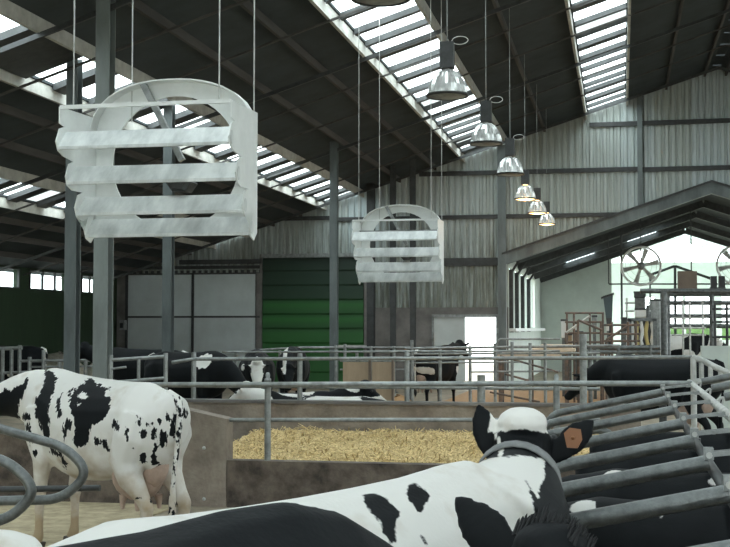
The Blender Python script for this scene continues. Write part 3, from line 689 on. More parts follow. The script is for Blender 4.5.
# ---------------------------------------------------------------- rails and posts
def fence(name, label, cat, posts, rails, group=None, m_=GALV, knob=False):
    """posts: (point_bottom, z_top, r); rails: (pts, r)"""
    p0 = Vector(posts[0][0]) if posts else Vector(rails[0][0][0]); t = thing(name, label, cat, p0, group)
    for b, z, r in posts:
        b = Vector(b); mm = MB(); mm.tube([b, (b.x, b.y, z)], r, 10)
        if knob: mm.lathe([(0, z+.07), (r*.5, z+.065), (r*.75, z+.04), (r*.6, z+.01), (r*1.1, z), (r*1.1, z-.03), (0, z-.03)], (b.x, b.y, 0), 12)
        q = mm.build('post', m_, t)
    for pts, r in rails: MB().tube(pts, r, 10).build('rail', m_, t)
    return t
def V(px, py, Y): return P(px, py, Y)
def pst(px, Y, zb, py, r): x = X(px, Y); return ((x, Y, zb), Zp(px, py, Y), r)
kz = Zp(350,463,KY); FY = KY+.08
fence('pen_fence', 'galvanised two rail fence on the kerb in front of the straw', 'fence',
      [pst(268,FY,kz,379,.033), pst(556,FY,kz,381,.033)], [([V(60,385,FY-.04), V(268,384.5,FY-.04), V(556,383.5,FY-.04), V(692,383.5,FY-.04)], .028), ([V(226,420,FY+.03), V(600,420,FY+.03)], .022)], knob=True)
for px in (262, 556):   # clamp on the rail
    pass
sz = Zp(380,403,SY)
fence('rear_pen_fence', 'galvanised rail fence on the low wall behind the straw', 'fence',
      [pst(194,SY+.1,sz,352,.035), pst(300,SY+.1,sz,353,.035), pst(407,SY+.1,sz,351,.036), pst(481,SY+.1,sz,375,.055), pst(583,SY+.1,sz,334,.05)],
      [([V(172,362.5,SY+.05), V(194,359,SY+.05), V(583,358,SY+.05), V(692,357,SY+.05)], .026), ([V(172,386,SY+.2), V(600,389,SY+.2)], .022), ([V(228,352,SY+.2), V(560,351,SY+.2)], .014)])
# small hinged gate behind the cow
fence('hinged_gate', 'short galvanised gate between the two left hand steel columns', 'gate',
      [pst(111,15.3,0,355,.03), pst(139,15.3,.5,357,.022), pst(166,15.3,0,353,.028)], [([V(111,360,15.3), V(166,356.5,15.3)], .024), ([V(111,382.5,15.3), V(166,378,15.3)], .022), ([V(111,369,15.3), V(126,367,15.3)], .016)])
fence('far_left_fence', 'pale post and rail fence below the dark green side wall', 'fence',
      [pst(p, 24, 0, q, .04) for p, q in ((3,348),(12,347),(20,345),(30,357),(44,350),(60,362),(86,360))],
      [([V(-12,349,24), V(22,348,24)], .04), ([V(20,361,24), V(120,360,24)], .03), ([V(0,373,24), V(60,371,24)], .03), ([V(28,367,24), V(120,366,24)], .02)], m_=GALV)
fence('feed_fence', 'distant feed fence with several thin rails in front of the green curtain', 'fence',
      [pst(p, 28.6, 0, q, .035) for p, q in ((236,351),(247,352),(280,350),(336,345),(345,344),(357,352),(371,346),(394,346))],
      [([V(222,352,28.6), V(300,347.5,28.6), V(410,347.5,28.6)], .024), ([V(340,352,28.6), V(405,352,28.6)], .022), ([V(340,361,28.6), V(405,361,28.6)], .02), ([V(340,369.5,28.6), V(405,369.5,28.6)], .02)])
fence('yard_fence', 'distant fence of thin rails below the bright doorway', 'fence',
      [pst(p, 26, 0, q, .035) for p, q in ((412,340),(440,348),(470,346),(495,343),(512,342),(530,343),(545,343))],
      [([V(405,348.5,26), V(620,345.5,26)], .028), ([V(410,354,26), V(600,353,26)], .022), ([V(410,363,26), V(520,362,26)], .02), ([V(470,372,26), V(560,371,26)], .02),
       ([V(497,342,26), V(500,339,26), V(560,339,26)], .022)])
# braces slanting through the distant fence
yf = [o_ for o_ in COL.objects if o_.name == 'yard_fence'][0]
for i, (a, b, Y, lb) in enumerate((((500,356),(558,372),27.0,'thin steel gate bar slanting down below the stacked boards, upper'), ((490,392),(540,402),24.0,'thin steel bar slanting over the orange bedding'), ((505,374),(548,386),25.0,'thin steel gate bar slanting down below the stacked boards, lower'))):
    o = MB().tube([V(*a,26), V(*b,26)], .022, 8).build('brace', RUST, yf)
# fence corner on the right running toward the viewer
t = fence('walkway_railing', 'bright railing turning toward the viewer at the right edge', 'railing',
      [pst(693,13.6,0,357,.032), pst(701,13.6,Zp(701,381,13.6),361,.026), pst(710,13.6,Zp(710,381,13.6),364,.026), pst(720,13.6,Zp(720,381,13.6),369,.026)], [([V(692,357,13.6), V(704,361,13.6), V(714,366.5,13.6), V(735,376,13.6)], .034), ([V(692,381,13.6), V(740,381,13.6)], .03)], m_=GALV_L)

# ---------------------------------------------------------------- cubicle dividers, right row
def fillet(pts, r=.1, n=6):
    pts = [Vector(p) for p in pts]; out = [pts[0]]
    for i in range(1, len(pts)-1):
        a, b, c = pts[i-1:i+2]; u = (a-b); v = (c-b); k = min(r, u.length*.48, v.length*.48); p = b+u.normalized()*k; q = b+v.normalized()*k
        for j in range(n+1): s = j/n; out.append(p*(1-s)**2+b*2*s*(1-s)+q*s*s)
    out.append(pts[-1]); return out
ordinals = ['nearest', 'second nearest', 'third nearest', 'fourth nearest', 'fifth nearest', 'sixth nearest', 'seventh nearest', 'farthest']
for i, Y in enumerate((3.55, 4.65, 5.7, 6.8, 8.0, 9.3, 10.6, 11.9)):
    cx, cz = .37, 1.24; R_ = lambda x: cz+(x-cx)*.215
    t = thing('cubicle_divider', 'thick sloping steel tube divider in the right hand row, %s of eight' % ordinals[i], 'divider', (cx, Y, 0), 'right hand row of cubicle dividers')
    xe_ = -.66 if i > 1 else (-.30 if i else -.14)
    MB().tube(fillet([(cx, Y, R_(cx)), (xe_, Y, R_(xe_)), (xe_-.06, Y, R_(xe_)-.22), (-.10 if i > 1 else .05, Y, R_(-.1)-.24), (.10 if i else .25, Y, .0)], .16), .034, 12).build('loop', GALV_D, t)
    MB().tube([(.72, Y+.02, R_(.72)+.02), (1.9, Y+.02, R_(1.9))], .032, 12).build('upper_tube', GALV_D, t)
    b = MB(); zz = cz+.035
    b.beam((cx-.01, Y-.03, zz), (.62, Y-.03, zz+.03), .010, .02); b.beam((cx-.01, Y+.035, zz), (.62, Y+.035, zz+.03), .010, .02)
    b.box((cx-.02, Y-.04, zz-.02), (cx+.02, Y+.04, zz+.03)); b.box((.58, Y-.04, zz+.01), (.61, Y+.04, zz+.035)); b.box((.46, Y-.03, zz), (.475, Y+.03, zz+.02))
    b.build('bracket', GALV, t)
    MB().tube([(cx, Y-.05, zz), (cx, Y+.05, zz)], .014, 8).build('bolt', GALV_L, t)
    c = MB(); c.tube(fillet([(.62, Y, zz+.02), (.70, Y, zz-.01), (.715, Y, zz+.07), (.66, Y, 1.30)], .03, 4), .010, 6); c.build('rail_clip', GALV_L, t)
fence('neck_rail', 'long pale steel rail running along the right hand cubicle row', 'rail', [], [([(.665, 13.0, 1.285), (.66, 2.5, 1.265)], .03)], m_=GALV_L)
fence('support_rail', 'dark lower rail carrying the right hand cubicle dividers', 'rail', [((.40, 12.9, 0), 1.2, .04), ((.40, 7.4, 0), 1.2, .04)], [([(.40, 13.0, 1.19), (.40, 2.5, 1.19)], .024)], m_=DSTEEL)
# left row
for Y, tip, lb in ((7.0, 86, 'curved grey tube divider loop in front of the spotted cow, the farther one'), (6.15, 34, 'curved grey tube divider loop at the lower left edge, the nearer one')):
    x = X(tip, Y); t = thing('cubicle_divider', lb, 'divider', (x-1.5, Y, 0), 'left hand row of cubicle dividers')
    MB().tube(fillet([(x-1.6, Y, 1.48), (x-.12, Y, 1.115), (x+.03, Y, .97), (x-.14, Y, .805), (x-.9, Y, .77), (x-1.1, Y, 0)], .13), .029, 12).build('loop', GALV_D, t)
    MB().tube([(x-1.6, Y, 0), (x-1.6, Y, 1.52)], .032, 10).build('post', GALV_D, t)
o = MB().tube([V(-40,490,8.1), V(100,488,8.1)], .022, 8).build('brisket_rail', DSTEEL); tag(o, 'dark low pipe running behind the curved divider loops', 'rail')

# ---------------------------------------------------------------- hanging louvred fan housings
def housing(label):
    Y0, Y1 = 9.2, 9.96; c1 = P(57,149,Y0); c2 = P(228,147,Y0); xl, xr = c1.x, c2.x
    ly = [9.2, 9.38, 9.56, 9.75]; lz = [P(57,149,9.2).z, P(68,184,9.38).z, P(79,215,9.56).z, P(89,237,9.75).z]
    zc = P(68,110,9.3).z; zt = P(150,84,Y1).z; xm_ = (xl+xr)/2; t = thing('fan_housing', label, 'fan housing', (xm_, Y0, lz[3]), 'hanging louvred fan housings')
    for y, z in zip(ly, lz):
        m = MB(); pf = [(xl, y, z), (xl, y+.012, z-.006), (xl, y+.17, z+.15), (xl, y+.20, z+.155), (xl, y+.20, z+.162), (xl, y+.165, z+.162), (xl, y, z+.012)]
        m.prism(pf, (xr-xl, 0, 0)); m.box((xl, y-.004, z-.004), (xr, y+.006, z+.02)); m.build('louvre', DWHITE, t)
    # side plates with scalloped front edge
    for s, x in ((-1, xl), (1, xr)):
        pts = [(9.25, zc+.02), (9.25, lz[0]+.215)]
        for y, z in zip(ly, lz):
            pts += [(y+.14, z+.20), (y+.05, z+.17), (y-.01, z+.06), (y+.03, z-.01), (y+.12, z-.04)]
        pts += [(Y1, lz[3]+.03), (Y1, zc+.04)]
        m = MB(); m.prism([(x, a, b) for a, b in pts], (.012*s, 0, 0)); m.build('side_plate', WHITE, t)
        for y, z in zip(ly, lz):
            r = MB(); ring = [(x+s*.014, y+.05+.035*math.cos(k*math.pi/8), z+.06+.055*math.sin(k*math.pi/8)) for k in range(16)]; r.prism(ring, (s*.004, 0, 0)); r.build('bearing_cap', DWHITE, t)
    # rear plate: arched top, round opening
    zb = lz[3]+.06; hw = (xr-xl)/2; n = 48; cz_ = (zb+zt)/2-.05; rr = min(hw*.84, (zt-zb)/2*.90); out = []; inn = []
    zs = zc-.12
    for k in range(n):
        a = 2*math.pi*k/n; ca, sa = math.cos(a), math.sin(a)
        # outline: box below, elliptical arch above
        r_ = 5.0
        lo, hi = 0, 3.0
        for _ in range(30):
            mid = (lo+hi)/2; px_, pz_ = mid*ca, cz_+mid*sa; ins = abs(px_) <= hw and pz_ >= zb and (pz_ <= zs or (abs(px_)/hw)**2.3+((pz_-zs)/(zt-zs))**2.3 <= 1)
            if ins: lo = mid
            else: hi = mid
        out.append((xm_+lo*ca, cz_+lo*sa)); inn.append((xm_+rr*ca, cz_+rr*sa))
    m = MB(); v = [(a, Y1, b) for a, b in out]+[(a, Y1, b) for a, b in inn]+[(a, Y1+.02, b) for a, b in out]+[(a, Y1+.02, b) for a, b in inn]
    f = []
    for k in range(n):
        j = (k+1) % n; f += [(k, j, n+j, n+k), (2*n+k, 3*n+k, 3*n+j, 2*n+j), (k, 2*n+k, 2*n+j, j), (n+k, n+j, 3*n+j, 3*n+k)]
    m.add(v, f); m.build('rear_plate', WHITE, t)
    # shallow hood following the arch
    m = MB(); top = [(a, b) for a, b in out if b > zs-.02]; top.sort()
    vv = []
    for a, b in top: vv += [(a, Y1-.13, b), (a, Y1+.02, b), (a, Y1+.02, b+.012), (a, Y1-.13, b+.012)]
    ff = []
    for i in range(len(top)-1):
        for q in range(4): ff.append((4*i+q, 4*i+(q+1) % 4, 4*i+4+(q+1) % 4, 4*i+4+q))
    m.add(vv, ff); m.build('hood', WHITE, t)
    m = MB(); m.box((xl, 9.24, zc+.0), (xr, 9.27, zc+.03)); m.build('front_bar', WHITE, t)
    mr = MB(); mr.beam((xl, Y1-.14, cz_+.22), (xr, Y1-.14, cz_+.22), .04, .05); mr.beam((xm_-.25, Y1-.1, zt-.02), (xm_+.1, Y1-.1, cz_), .05, .05); mr.build('motor_bracket', GALV, t)
    mo = MB(); mo.lathe([(0,-.12),(.06,-.12),(.085,-.08),(.085,.08),(.06,.12),(0,.12)], (0,0,0), 6); mo.sm = [False]*len(mo.sm); mo.v = [(a*1.3,b,c_) for a,b,c_ in mo.v]
    mo.v = [(xm_+a+.12, Y1-.16+c_, cz_-.20+b) for a, b, c_ in mo.v]; q = mo.build('motor', DSTEEL, t)
    for k in range(0):
        a = k*2*math.pi/5+.3; bl = MB(); d = Vector((math.cos(a), 0, math.sin(a))); e = Vector((-math.sin(a), 0, math.cos(a)))
        c0 = Vector((xm_, Y1+.08, cz_)); p = [c0+d*.1-e*.05+Vector((0,.02,0)), c0+d*(rr*.93)-e*.11+Vector((0,.03,0)), c0+d*(rr*.93)+e*.06-Vector((0,.03,0)), c0+d*.1+e*.05-Vector((0,.02,0))]
        bl.prism(p, (0,.008,0)); bl.build('fan_blade', GALV_L, t)
    for (x, y) in ((xl+.10, 9.28), (xr-.10, 9.28), (xl+.32, Y1), (xr-.02, Y1)):
        MB().tube([(x, y, zc), (x, y, rz(x)+.0)], .006, 6).build('suspension_cable', GALV_L, t)
    return t, c1
h1, c1 = housing('large white louvred fan housing hanging at the upper left')
h2 = copy_tree(h1); d_ = P(352,241,20.3)-c1; h2.location = h1.location+d_; BASE[h2.name] = Vector(h2.location); h2['label'] = 'smaller looking white louvred fan housing hanging in the middle distance'
for q in h2.children:
    if q.name.startswith('suspension'):
        pass

# ---------------------------------------------------------------- high bay lamps
def ribbed_glass():
    m = mat('prismatic_glass', (.86,.88,.86), .2, .45); b = m.node_tree.nodes['Principled BSDF']; b.inputs['Transmission Weight'].default_value = .2; b.inputs['Roughness'].default_value = .22; return m
PRISM = ribbed_glass(); GLOW = emis('warm_lamp_glow', (1.0,.66,.30), 2.6); COOLB = mat('unlit_bulb', (.7,.7,.66), .3)
lampinfo = [(381, 10.5, 4.69, False, 'high bay lamp cut off by the top edge of the picture'), (448, 15.2, 4.70, False, 'largest whole high bay lamp with a ribbed dome in front of the skylight'),
            (487, 19.3, 4.70, False, 'unlit high bay lamp, second whole one from the left'), (511, 23.1, 4.68, False, 'unlit high bay lamp, third whole one from the left'),
            (526, 27.4, 4.66, True, 'glowing warm high bay lamp, first of the three lit ones'), (538, 30.9, 4.67, True, 'glowing warm high bay lamp, middle of the three lit ones'), (547.5, 34.4, 4.68, True, 'glowing warm high bay lamp nearest the gable wall')]
for px, Y, z, lit, lb in lampinfo:
    x = X(px, Y); s = 1.0 if not lit else .92
    t = thing('high_bay_lamp', lb, 'lamp', (x, Y, z), 'row of hanging high bay lamps')
    rf = MB().lathe([(r*s, z+h*s) for r, h in ((.245,0),(.243,.05),(.228,.12),(.195,.20),(.14,.27),(.075,.315),(.07,.31),(.13,.26),(.185,.19),(.215,.12),(.23,.02))], (x,Y,0), 36, .09); rf.sm = [False]*len(rf.sm); rf.build('reflector', PRISM, t)
    MB().lathe([(.262*s,z+.012),(.262*s,z-.018),(.235*s,z-.018),(.235*s,z+.012),(.262*s,z+.012)], (x,Y,0), 32).build('rim', DSTEEL, t)
    if not lit: MB().lathe([(0,z-.03),(.15,z-.025),(.235,z-.008),(.236,z-.002),(0,z-.002)], (x,Y,0), 32).build('cover_glass', GALV, t)
    if lit: MB().lathe([(0,z-.035),(.12,z-.03),(.21,z-.012),(.215,z-.004),(0,z-.004)], (x,Y,0), 24).build('lit_cover', GLOW, t)
    MB().box((x-.085, Y-.075, z+.335*s), (x+.085, Y+.075, z+.66*s)).build('ballast_box', DSTEEL, t)
    MB().lathe([(0,z+.34*s),(.05,z+.34*s),(.06,z+.22*s),(.05,z+.10*s),(.0,z+.06*s)] if lit else [(0,z+.33),(.03,z+.33),(.045,z+.2),(.03,z+.12),(0,z+.10)], (x,Y,0), 16).build('bulb', GLOW if lit else COOLB, t)
    MB().tube([(x, Y, z+.66*s), (x, Y, rz(x)-.02)], .007, 6).build('cable', GALV, t)
    if not lit: MB().tube([(x+.06+.10+.10*math.cos(a), Y, z+.68+.05*math.sin(a)) for a in [k*math.pi/8 for k in range(17)]], .005, 6, False).build('cable_coil', WPL, t)
    if lit:
        L = bpy.data.lights.new('lamp_light', 'POINT'); L.energy = 25; L.color = (1,.62,.28); L.shadow_soft_size = .15; lo = bpy.data.objects.new('lamp_light', L); COL.objects.link(lo); lo.parent = t; lo.location = (0,0,-.08)
# ---------------------------------------------------------------- further cows
def spots(seed, dens=0.0, sc=2.2):
    rnd = random.Random(seed); ph = [rnd.uniform(0, 6.28) for _ in range(6)]
    def f(co, W):
        x, y, z = co[:,0]*sc, co[:,1]*sc, co[:,2]*sc
        v = np.sin(x*2.1+ph[0]+np.sin(z*1.7+ph[1]))*np.cos(z*1.9+ph[2])+.6*np.sin(x*4.3+ph[3]+y*3)*np.sin(z*3.7+ph[4])
        return np.clip((v+dens)*.1, -.2, .2)
    return f
def face_white(dens):
    g = spots(5, dens)
    def f(co, W):
        v = g(co, W); hd = co[:,0] > 1.2; blaze = np.abs(co[:,1])-.075
        return np.where(hd, blaze*.6-.03+.02*np.sin(co[:,2]*30), v)
    return f
HP = (1.32, 0, 1.48); HD = (.85, 0, -.55); LOW = (1.45, 0, .85); LD = (.5, 0, -.9)
def at(px, Y): return (X(px, Y), Y, 0)
gf = 'cows behind the rear pen fence'
cow('distant_cow', 'dark cow standing between the two left steel columns, behind the hinged gate', at(146,23.0), (-1,.1), HP, HD, vox=.035, patch_fn=spots(1,1.5), group=gf)
cow('distant_cow', 'black cow with a small white shoulder mark lowering its head behind the rear wall', at(186,20.2), (.9,-.43), LOW, LD, vox=.03, patch_fn=lambda co, W: np.clip(-sdf_ell(np.stack([co[:,0],co[:,2]],1), (.62,1.28), (.16,.12)), -.2, .2)+.012*np.sin(co[:,0]*60), group=gf)
cow('distant_cow', 'cow looking straight out with a white face between two black cows', at(257,22.4), (.30,-1), (1.38,0,1.22), (.30,0,-.9), vox=.025, patch_fn=face_white(1.4), group=gf)
cow('distant_cow', 'black cow with a narrow white mark to the right of the white faced cow', at(293,25.8), (.2,-1), (1.35,0,1.05), LD, vox=.035, patch_fn=lambda co, W: np.clip(np.maximum(np.abs(co[:,1]+.1)-.05, .9-co[:,2])*.6, -.2, .2), group=gf)
cow('lying_cow', 'white and black cow lying just behind the low wall, right of the fence post', at(330,18.05), (-1,.03), (1.28,.0,.95), (.8,0,-.6), lying=True, vox=.035, patch_fn=spots(9,-.25), group='cows lying behind the low wall')
cow('lying_cow', 'black and white cow lying behind the low wall below the white faced cow', at(284,18.95), (1,.0), (1.28,.0,.95), (.8,0,-.6), lying=True, vox=.035, patch_fn=spots(12,.3), group='cows lying behind the low wall')
cow('distant_cow', 'dark cow in the distance behind rails left of the bright doorway', at(434,27.5), (.3,.95), HP, HD, vox=.035, patch_fn=spots(3,1.3), group=gf)
cow('distant_cow', 'black cow standing behind the rails in front of the milking parlour', (X(664,18.4), 18.4, 0), (-.85,.5), (1.3,0,1.15), (.7,0,-.7), vox=.03, patch_fn=None, group=gf)
for px, lb, sd, hx in ((672,'white and black cow standing high up inside the milking parlour', 21, (1,.2)),):
    cow('parlour_cow', lb, (X(px,37), 37, .30), hx, (1.3,0,1.3), HD, vox=.03, patch_fn=spots(sd,.05), group=None, scale=.95)
for i, (px, Y) in enumerate(((34, 26.5),)):
    cow('distant_cow', 'dark cow at the far left edge behind the pale fence', at(px-24, Y), (-1,0), HP, HD, vox=.035, patch_fn=spots(30,1.4), group=gf)
# cows standing between the right hand dividers
def few(seed, pts):
    def f(co, W):
        v = np.full(len(co), .2)
        for c, r in pts:
            q = (co-np.array(c))/np.array(r); v = np.minimum(v, (np.sqrt((q**2).sum(1))-1)*min(r))
        return np.clip(v, -.2, .2)
    return f
gc = 'black cows between the right hand dividers'
for i, (cx, Y, h, lb, pt) in enumerate(((.66, 4.10, (1,.03), 'black cow between the nearest two right hand dividers', [((.3,.1,1.40),(.04,.05,.05))]),
        (.32, 5.18, (1,-.02), 'black cow with small white flank spots between the second and third right hand dividers', [((-.60,-.1,1.40),(.07,.08,.05)),((-.22,-.16,1.42),(.035,.05,.06)),((-.12,-.18,1.41),(.03,.05,.05)),((.25,-.12,1.43),(.03,.06,.08))]),
        (.38, 6.25, (1,.0), 'black cow with a white shoulder mark between the third and fourth right hand dividers', [((-.52,-.12,1.42),(.09,.08,.05)),((.05,-.16,1.42),(.06,.08,.06))]),
        (.45, 7.4, (1,.02), 'black cow between the fourth and fifth right hand dividers', []), (.5, 8.65, (1,.0), 'black cow between the fifth and sixth right hand dividers', []))):
    cow('cubicle_cow', lb, (cx, Y, 0), h, (1.3,0,1.12), (.8,0,-.6), scale=.80, vox=.022, tail=False, patch_fn=few(i, pt) if pt else None, group=gc)
cow('resting_cow', 'white back of a cow just showing at the bottom left corner', (-2.25, 2.75, 0), (-.86,-.5), (1.3,0,1.2), (.8,0,-.5), tail=False, scale=.93, vox=.02, patch_fn=spots(44,-1.2))

# ---------------------------------------------------------------- things beyond the pens
def plank(px0, px1, py, Y, h, lb, m_=BOARD, dep=.5):
    z = Zp((px0+px1)/2, py, Y); o = MB().box((X(px0,Y), Y, z-h/2), (X(px1,Y), Y+dep, z+h/2)).build('timber_board', m_); bv = o.modifiers.new('b','BEVEL'); bv.width = .012
    return tag(o, lb, 'board', 'stacked pale boards')
# trestle carrying the boards
t = thing('board_rack', 'rusty steel rack carrying the pale boards', 'rack', (X(545,30), 30, 0))
zt = Zp(550,357,30)-.05
for px in (500, 530, 566, 580): MB().box((X(px,30)-.04, 30.0, 0), (X(px,30)+.04, 30.08, zt)).build('leg', RUST, t); MB().box((X(px,30)-.04, 30.5, 0), (X(px,30)+.04, 30.58, zt)).build('leg', RUST, t)
for y_ in (30.0, 30.5): MB().box((X(498,30), y_, zt), (X(582,30), y_+.08, zt+.05)).build('beam', RUST, t)
plank(497, 560, 356, 30, .09, 'long pale timber board at the bottom of the stack beside the pillar')
plank(502, 566, 353.2, 30, .06, 'weathered timber board in the middle of the stack', TAN)
plank(532, 575, 350, 30, .08, 'short pale timber board, second from the top of the stack')
plank(540, 572, 346.5, 30, .09, 'short pale timber board on top of the stack')
for a, b, Y, lb in (((343,362),(371,402),20.5,'left tan plywood panel below the green curtain'), ((372,362),(394,402),20.5,'right tan plywood panel below the dark columns')):
    t = thing('plywood_panel', lb, 'panel', (X(a[0],Y), Y, 0), 'tan panels behind the rails')
    MB().box((X(a[0],Y), Y, 0), (X(b[0],Y), Y+.04, Zp(a[0],a[1],Y))).build('sheet', TAN, t); MB().box((X(b[0]-2,Y), Y-.05, 0), (X(b[0],Y), Y, Zp(a[0],a[1],Y)+.05)).build('batten', BROWN, t)
o = MB().box((X(395,24), 22.5, .0), (X(600,26), 36.5, .02)).build('orange_bedding', SAND); tag(o, 'orange brown bedding on the floor behind the rear wall', 'bedding', kind='stuff')
def heap(name, px, py, Y, w_, h_, m_, lb, cat):
    c = P(px, py, Y); m = MB(); m.ball((c.x, Y, 0), (w_, w_*.8, max(c.z, .1)), 8); o = m.build(name, m_)
    for v in o.data.vertices: v.co += Vector((random.uniform(-1,1), random.uniform(-1,1), random.uniform(-1,1)))*.04
    return tag(o, lb, cat)
random.seed(5)
heap('feed_heap', 398, 396, 22.6, .55, .3, SAND, 'small orange heap of feed beside the right plywood panel', 'heap')
HAY = mat('dusty_fodder', (.50,.47,.38), .95, 0, .4, 8)
for px, lb in ((60,'pale fodder heap along the dark green wall, leftmost'), (112,'pale fodder heap behind the thickest column'), (140,'pale fodder heap seen above the hinged gate')):
    heap('fodder_heap', px, 352, {60:30.5,112:29.0,140:33.2}[px], .85, .5, HAY, lb, 'heap')['group'] = 'fodder heaps'
# water hose reel / drill on pillar left of pale doors
t = thing('wall_box', 'small dark control box on the wall left of the pale doors', 'box', (X(122,37.3), 37.3, 1.8)); MB().box((X(120,37.3), 37.25, Zp(122,330,37)), (X(125,37.3), 37.45, Zp(122,320,37))).build('cabinet', GALV, t); MB().box((X(121,37.3), 37.2, Zp(122,328,37)), (X(124,37.3), 37.25, Zp(122,323,37))).build('cover', BLACKP, t)
# ---- milking parlour ----
def grid(name, label, px0, px1, Y, pys, pxs, ytop, m_=GALV, r=.03, group=None, cat='stall', ybot=None):
    zb = 0 if ybot is None else Zp(px0, ybot, Y)
    return fence(name, label, cat, [((X(p,Y), Y, zb), Zp(p, ytop, Y), r) for p in pxs], [([V(px0,q,Y), V(px1,q,Y)], r*.9) for q in pys], group, m_)
def fan(px, py, Y, r, lb):
    c = P(px, py, Y); t = thing('ventilation_fan', lb, 'fan', c, 'big round fans')
    def ring(R, r_): return [(c.x+R*math.cos(k*math.pi/24), Y, c.z+R*math.sin(k*math.pi/24)) for k in range(49)]
    MB().tube(ring(r, 0), .035, 8, False).build('rim', WPL, t)
    for R in (.55, .8): MB().tube(ring(r*R, 0), .006, 6, False).build('guard_ring', GALV, t)
    m = MB(); m.lathe([(0,-.1),(.11,-.08),(.13,.1),(0,.12)], (0,0,0), 16); m.v = [(c.x+a, Y+q, c.z+b) for a, b, q in m.v]; m.build('hub', GALV, t)
    for k in range(6):
        a = k*math.pi/3+.25; d = Vector((math.cos(a),0,math.sin(a))); e = Vector((-math.sin(a),0,math.cos(a))); b = MB()
        b.prism([c+d*.1-e*.04, c+d*(r*.93)-e*.10+Vector((0,.05,0)), c+d*(r*.93)+e*.07-Vector((0,.05,0)), c+d*.1+e*.04], (0,.01,0)); b.build('blade', GALV_L, t)
    MB().beam((c.x, Y+.12, c.z), (c.x, Y+.12, az(c.x)), .04, .04).build('drop_rod', DSTEEL, t); MB().tube([(c.x, Y+.12, c.z), (c.x, Y, c.z)], .03, 8).build('bracket', DSTEEL, t)
    return t
fan(641, 266, 40, .60, 'big round white fan hanging in the milking annex, fully visible'); fan(737, 265, 40, .60, 'big round white fan cut off by the right edge')
# hanging pipes that carry the fans
fence('hanging_pipe', 'thin dark pipe frame hanging in the milking annex behind the round fan', 'pipe', [((X(622,40.3),40.3,0), az(X(622,40.3))-.3, .035), ((X(609,40.3),40.3,Zp(609,284,40.3)), az(X(609,40.3))-.3, .02), ((X(692,40.3),40.3,Zp(692,284,40.3)), az(X(692,40.3))-.2, .02)], [([V(609,284,40.3), V(735,284,40.3)], .025)], m_=DSTEEL)
# black gable frame
t = thing('gable_frame', 'dark gabled steel frame behind the round fan', 'frame', (X(675,46), 46, 0)); m = MB()
for p in (675,): MB().beam((X(p,46),46,0), V(p,266,46), .09, .09).build('post', DSTEEL, t)
MB().beam(V(650,275,46), V(675,266,46), .10, .09).build('rafter', DSTEEL, t); MB().beam(V(675,266,46), V(712,279,46), .10, .09).build('rafter', DSTEEL, t); MB().beam(V(712,279,46), (X(712,46),46,0), .09, .09).build('post', DSTEEL, t); MB().beam(V(650,275,46), (X(650,46),46,0), .06, .06).build('post', DSTEEL, t)
o = MB().box(P(678,288.6,34.6), P(697,271,34.6)+Vector((0,.3,0))).build('brown_cabinet', BROWN); tag(o, 'brown square cabinet mounted above the milking stalls', 'cabinet')
for px, lb in ((714,'small black motor box above the stalls, left of two'), (722,'small black motor box above the stalls, right of two')):
    t = thing('motor_box', lb, 'box', P(px,289,34.5), 'motor boxes above the stalls'); MB().box(P(px-3,287,34.5), P(px+3,276,34.5)+Vector((0,.25,0))).build('housing', BLACKP, t); MB().box(P(px-3.6,289,34.5), P(px+3.6,287,34.5)+Vector((0,.3,0))).build('bracket', DSTEEL, t)
grid('milking_stall', 'tall grey tubular stall frame with three rails below the brown cabinet', 660, 735, 35, (294,303,316,326), (668,712), 291, GALV_D, .07)
m_ = fence('stall_header', 'heavy dark beam over the milking stalls', 'beam', [((X(664,34.5),34.5,0), Zp(664,290,34.5), .10), ((X(648,34.5),34.5,0), Zp(648,305,34.5), .05)], [([V(640,291,34.5), V(735,291,34.5)], .07)], m_=GALV_D)
grid('milking_gate', 'fine white tubular gate inside the milking parlour', 672, 706, 32, (335,328,318), (683,690,703), 300, GALV_L, .025, 'parlour gates', 'gate')
grid('milking_gate', 'dark hooped gate at the right edge of the milking parlour', 712, 733, 33, (309,322,337,348), (715,727), 305, DSTEEL, .035, 'parlour gates', 'gate')
grid('milking_gate', 'pale three rail gate below the round fan', 625, 662, 39.2, (303,311), (627,640,655), 298, GALV_L, .03, 'parlour gates', 'gate')
grid('rusty_stall', 'rusty brown stall frame left of the hopper', 565, 604, 31, (313,322,333,342), (567,574,590,603), 313, RUST, .028, 'rusty stall frames')
grid('rusty_stall', 'rusty brown stall frame right of the hopper', 600, 640, 31, (325,334,341,349), (601,612,628,636), 322, RUST, .032, 'rusty stall frames')
grid('rusty_stall', 'low rusty frame with a dark rail in front of the machinery', 585, 660, 28, (347.5,352), (590,618,650), 345, GALV_D, .05, 'rusty stall frames')
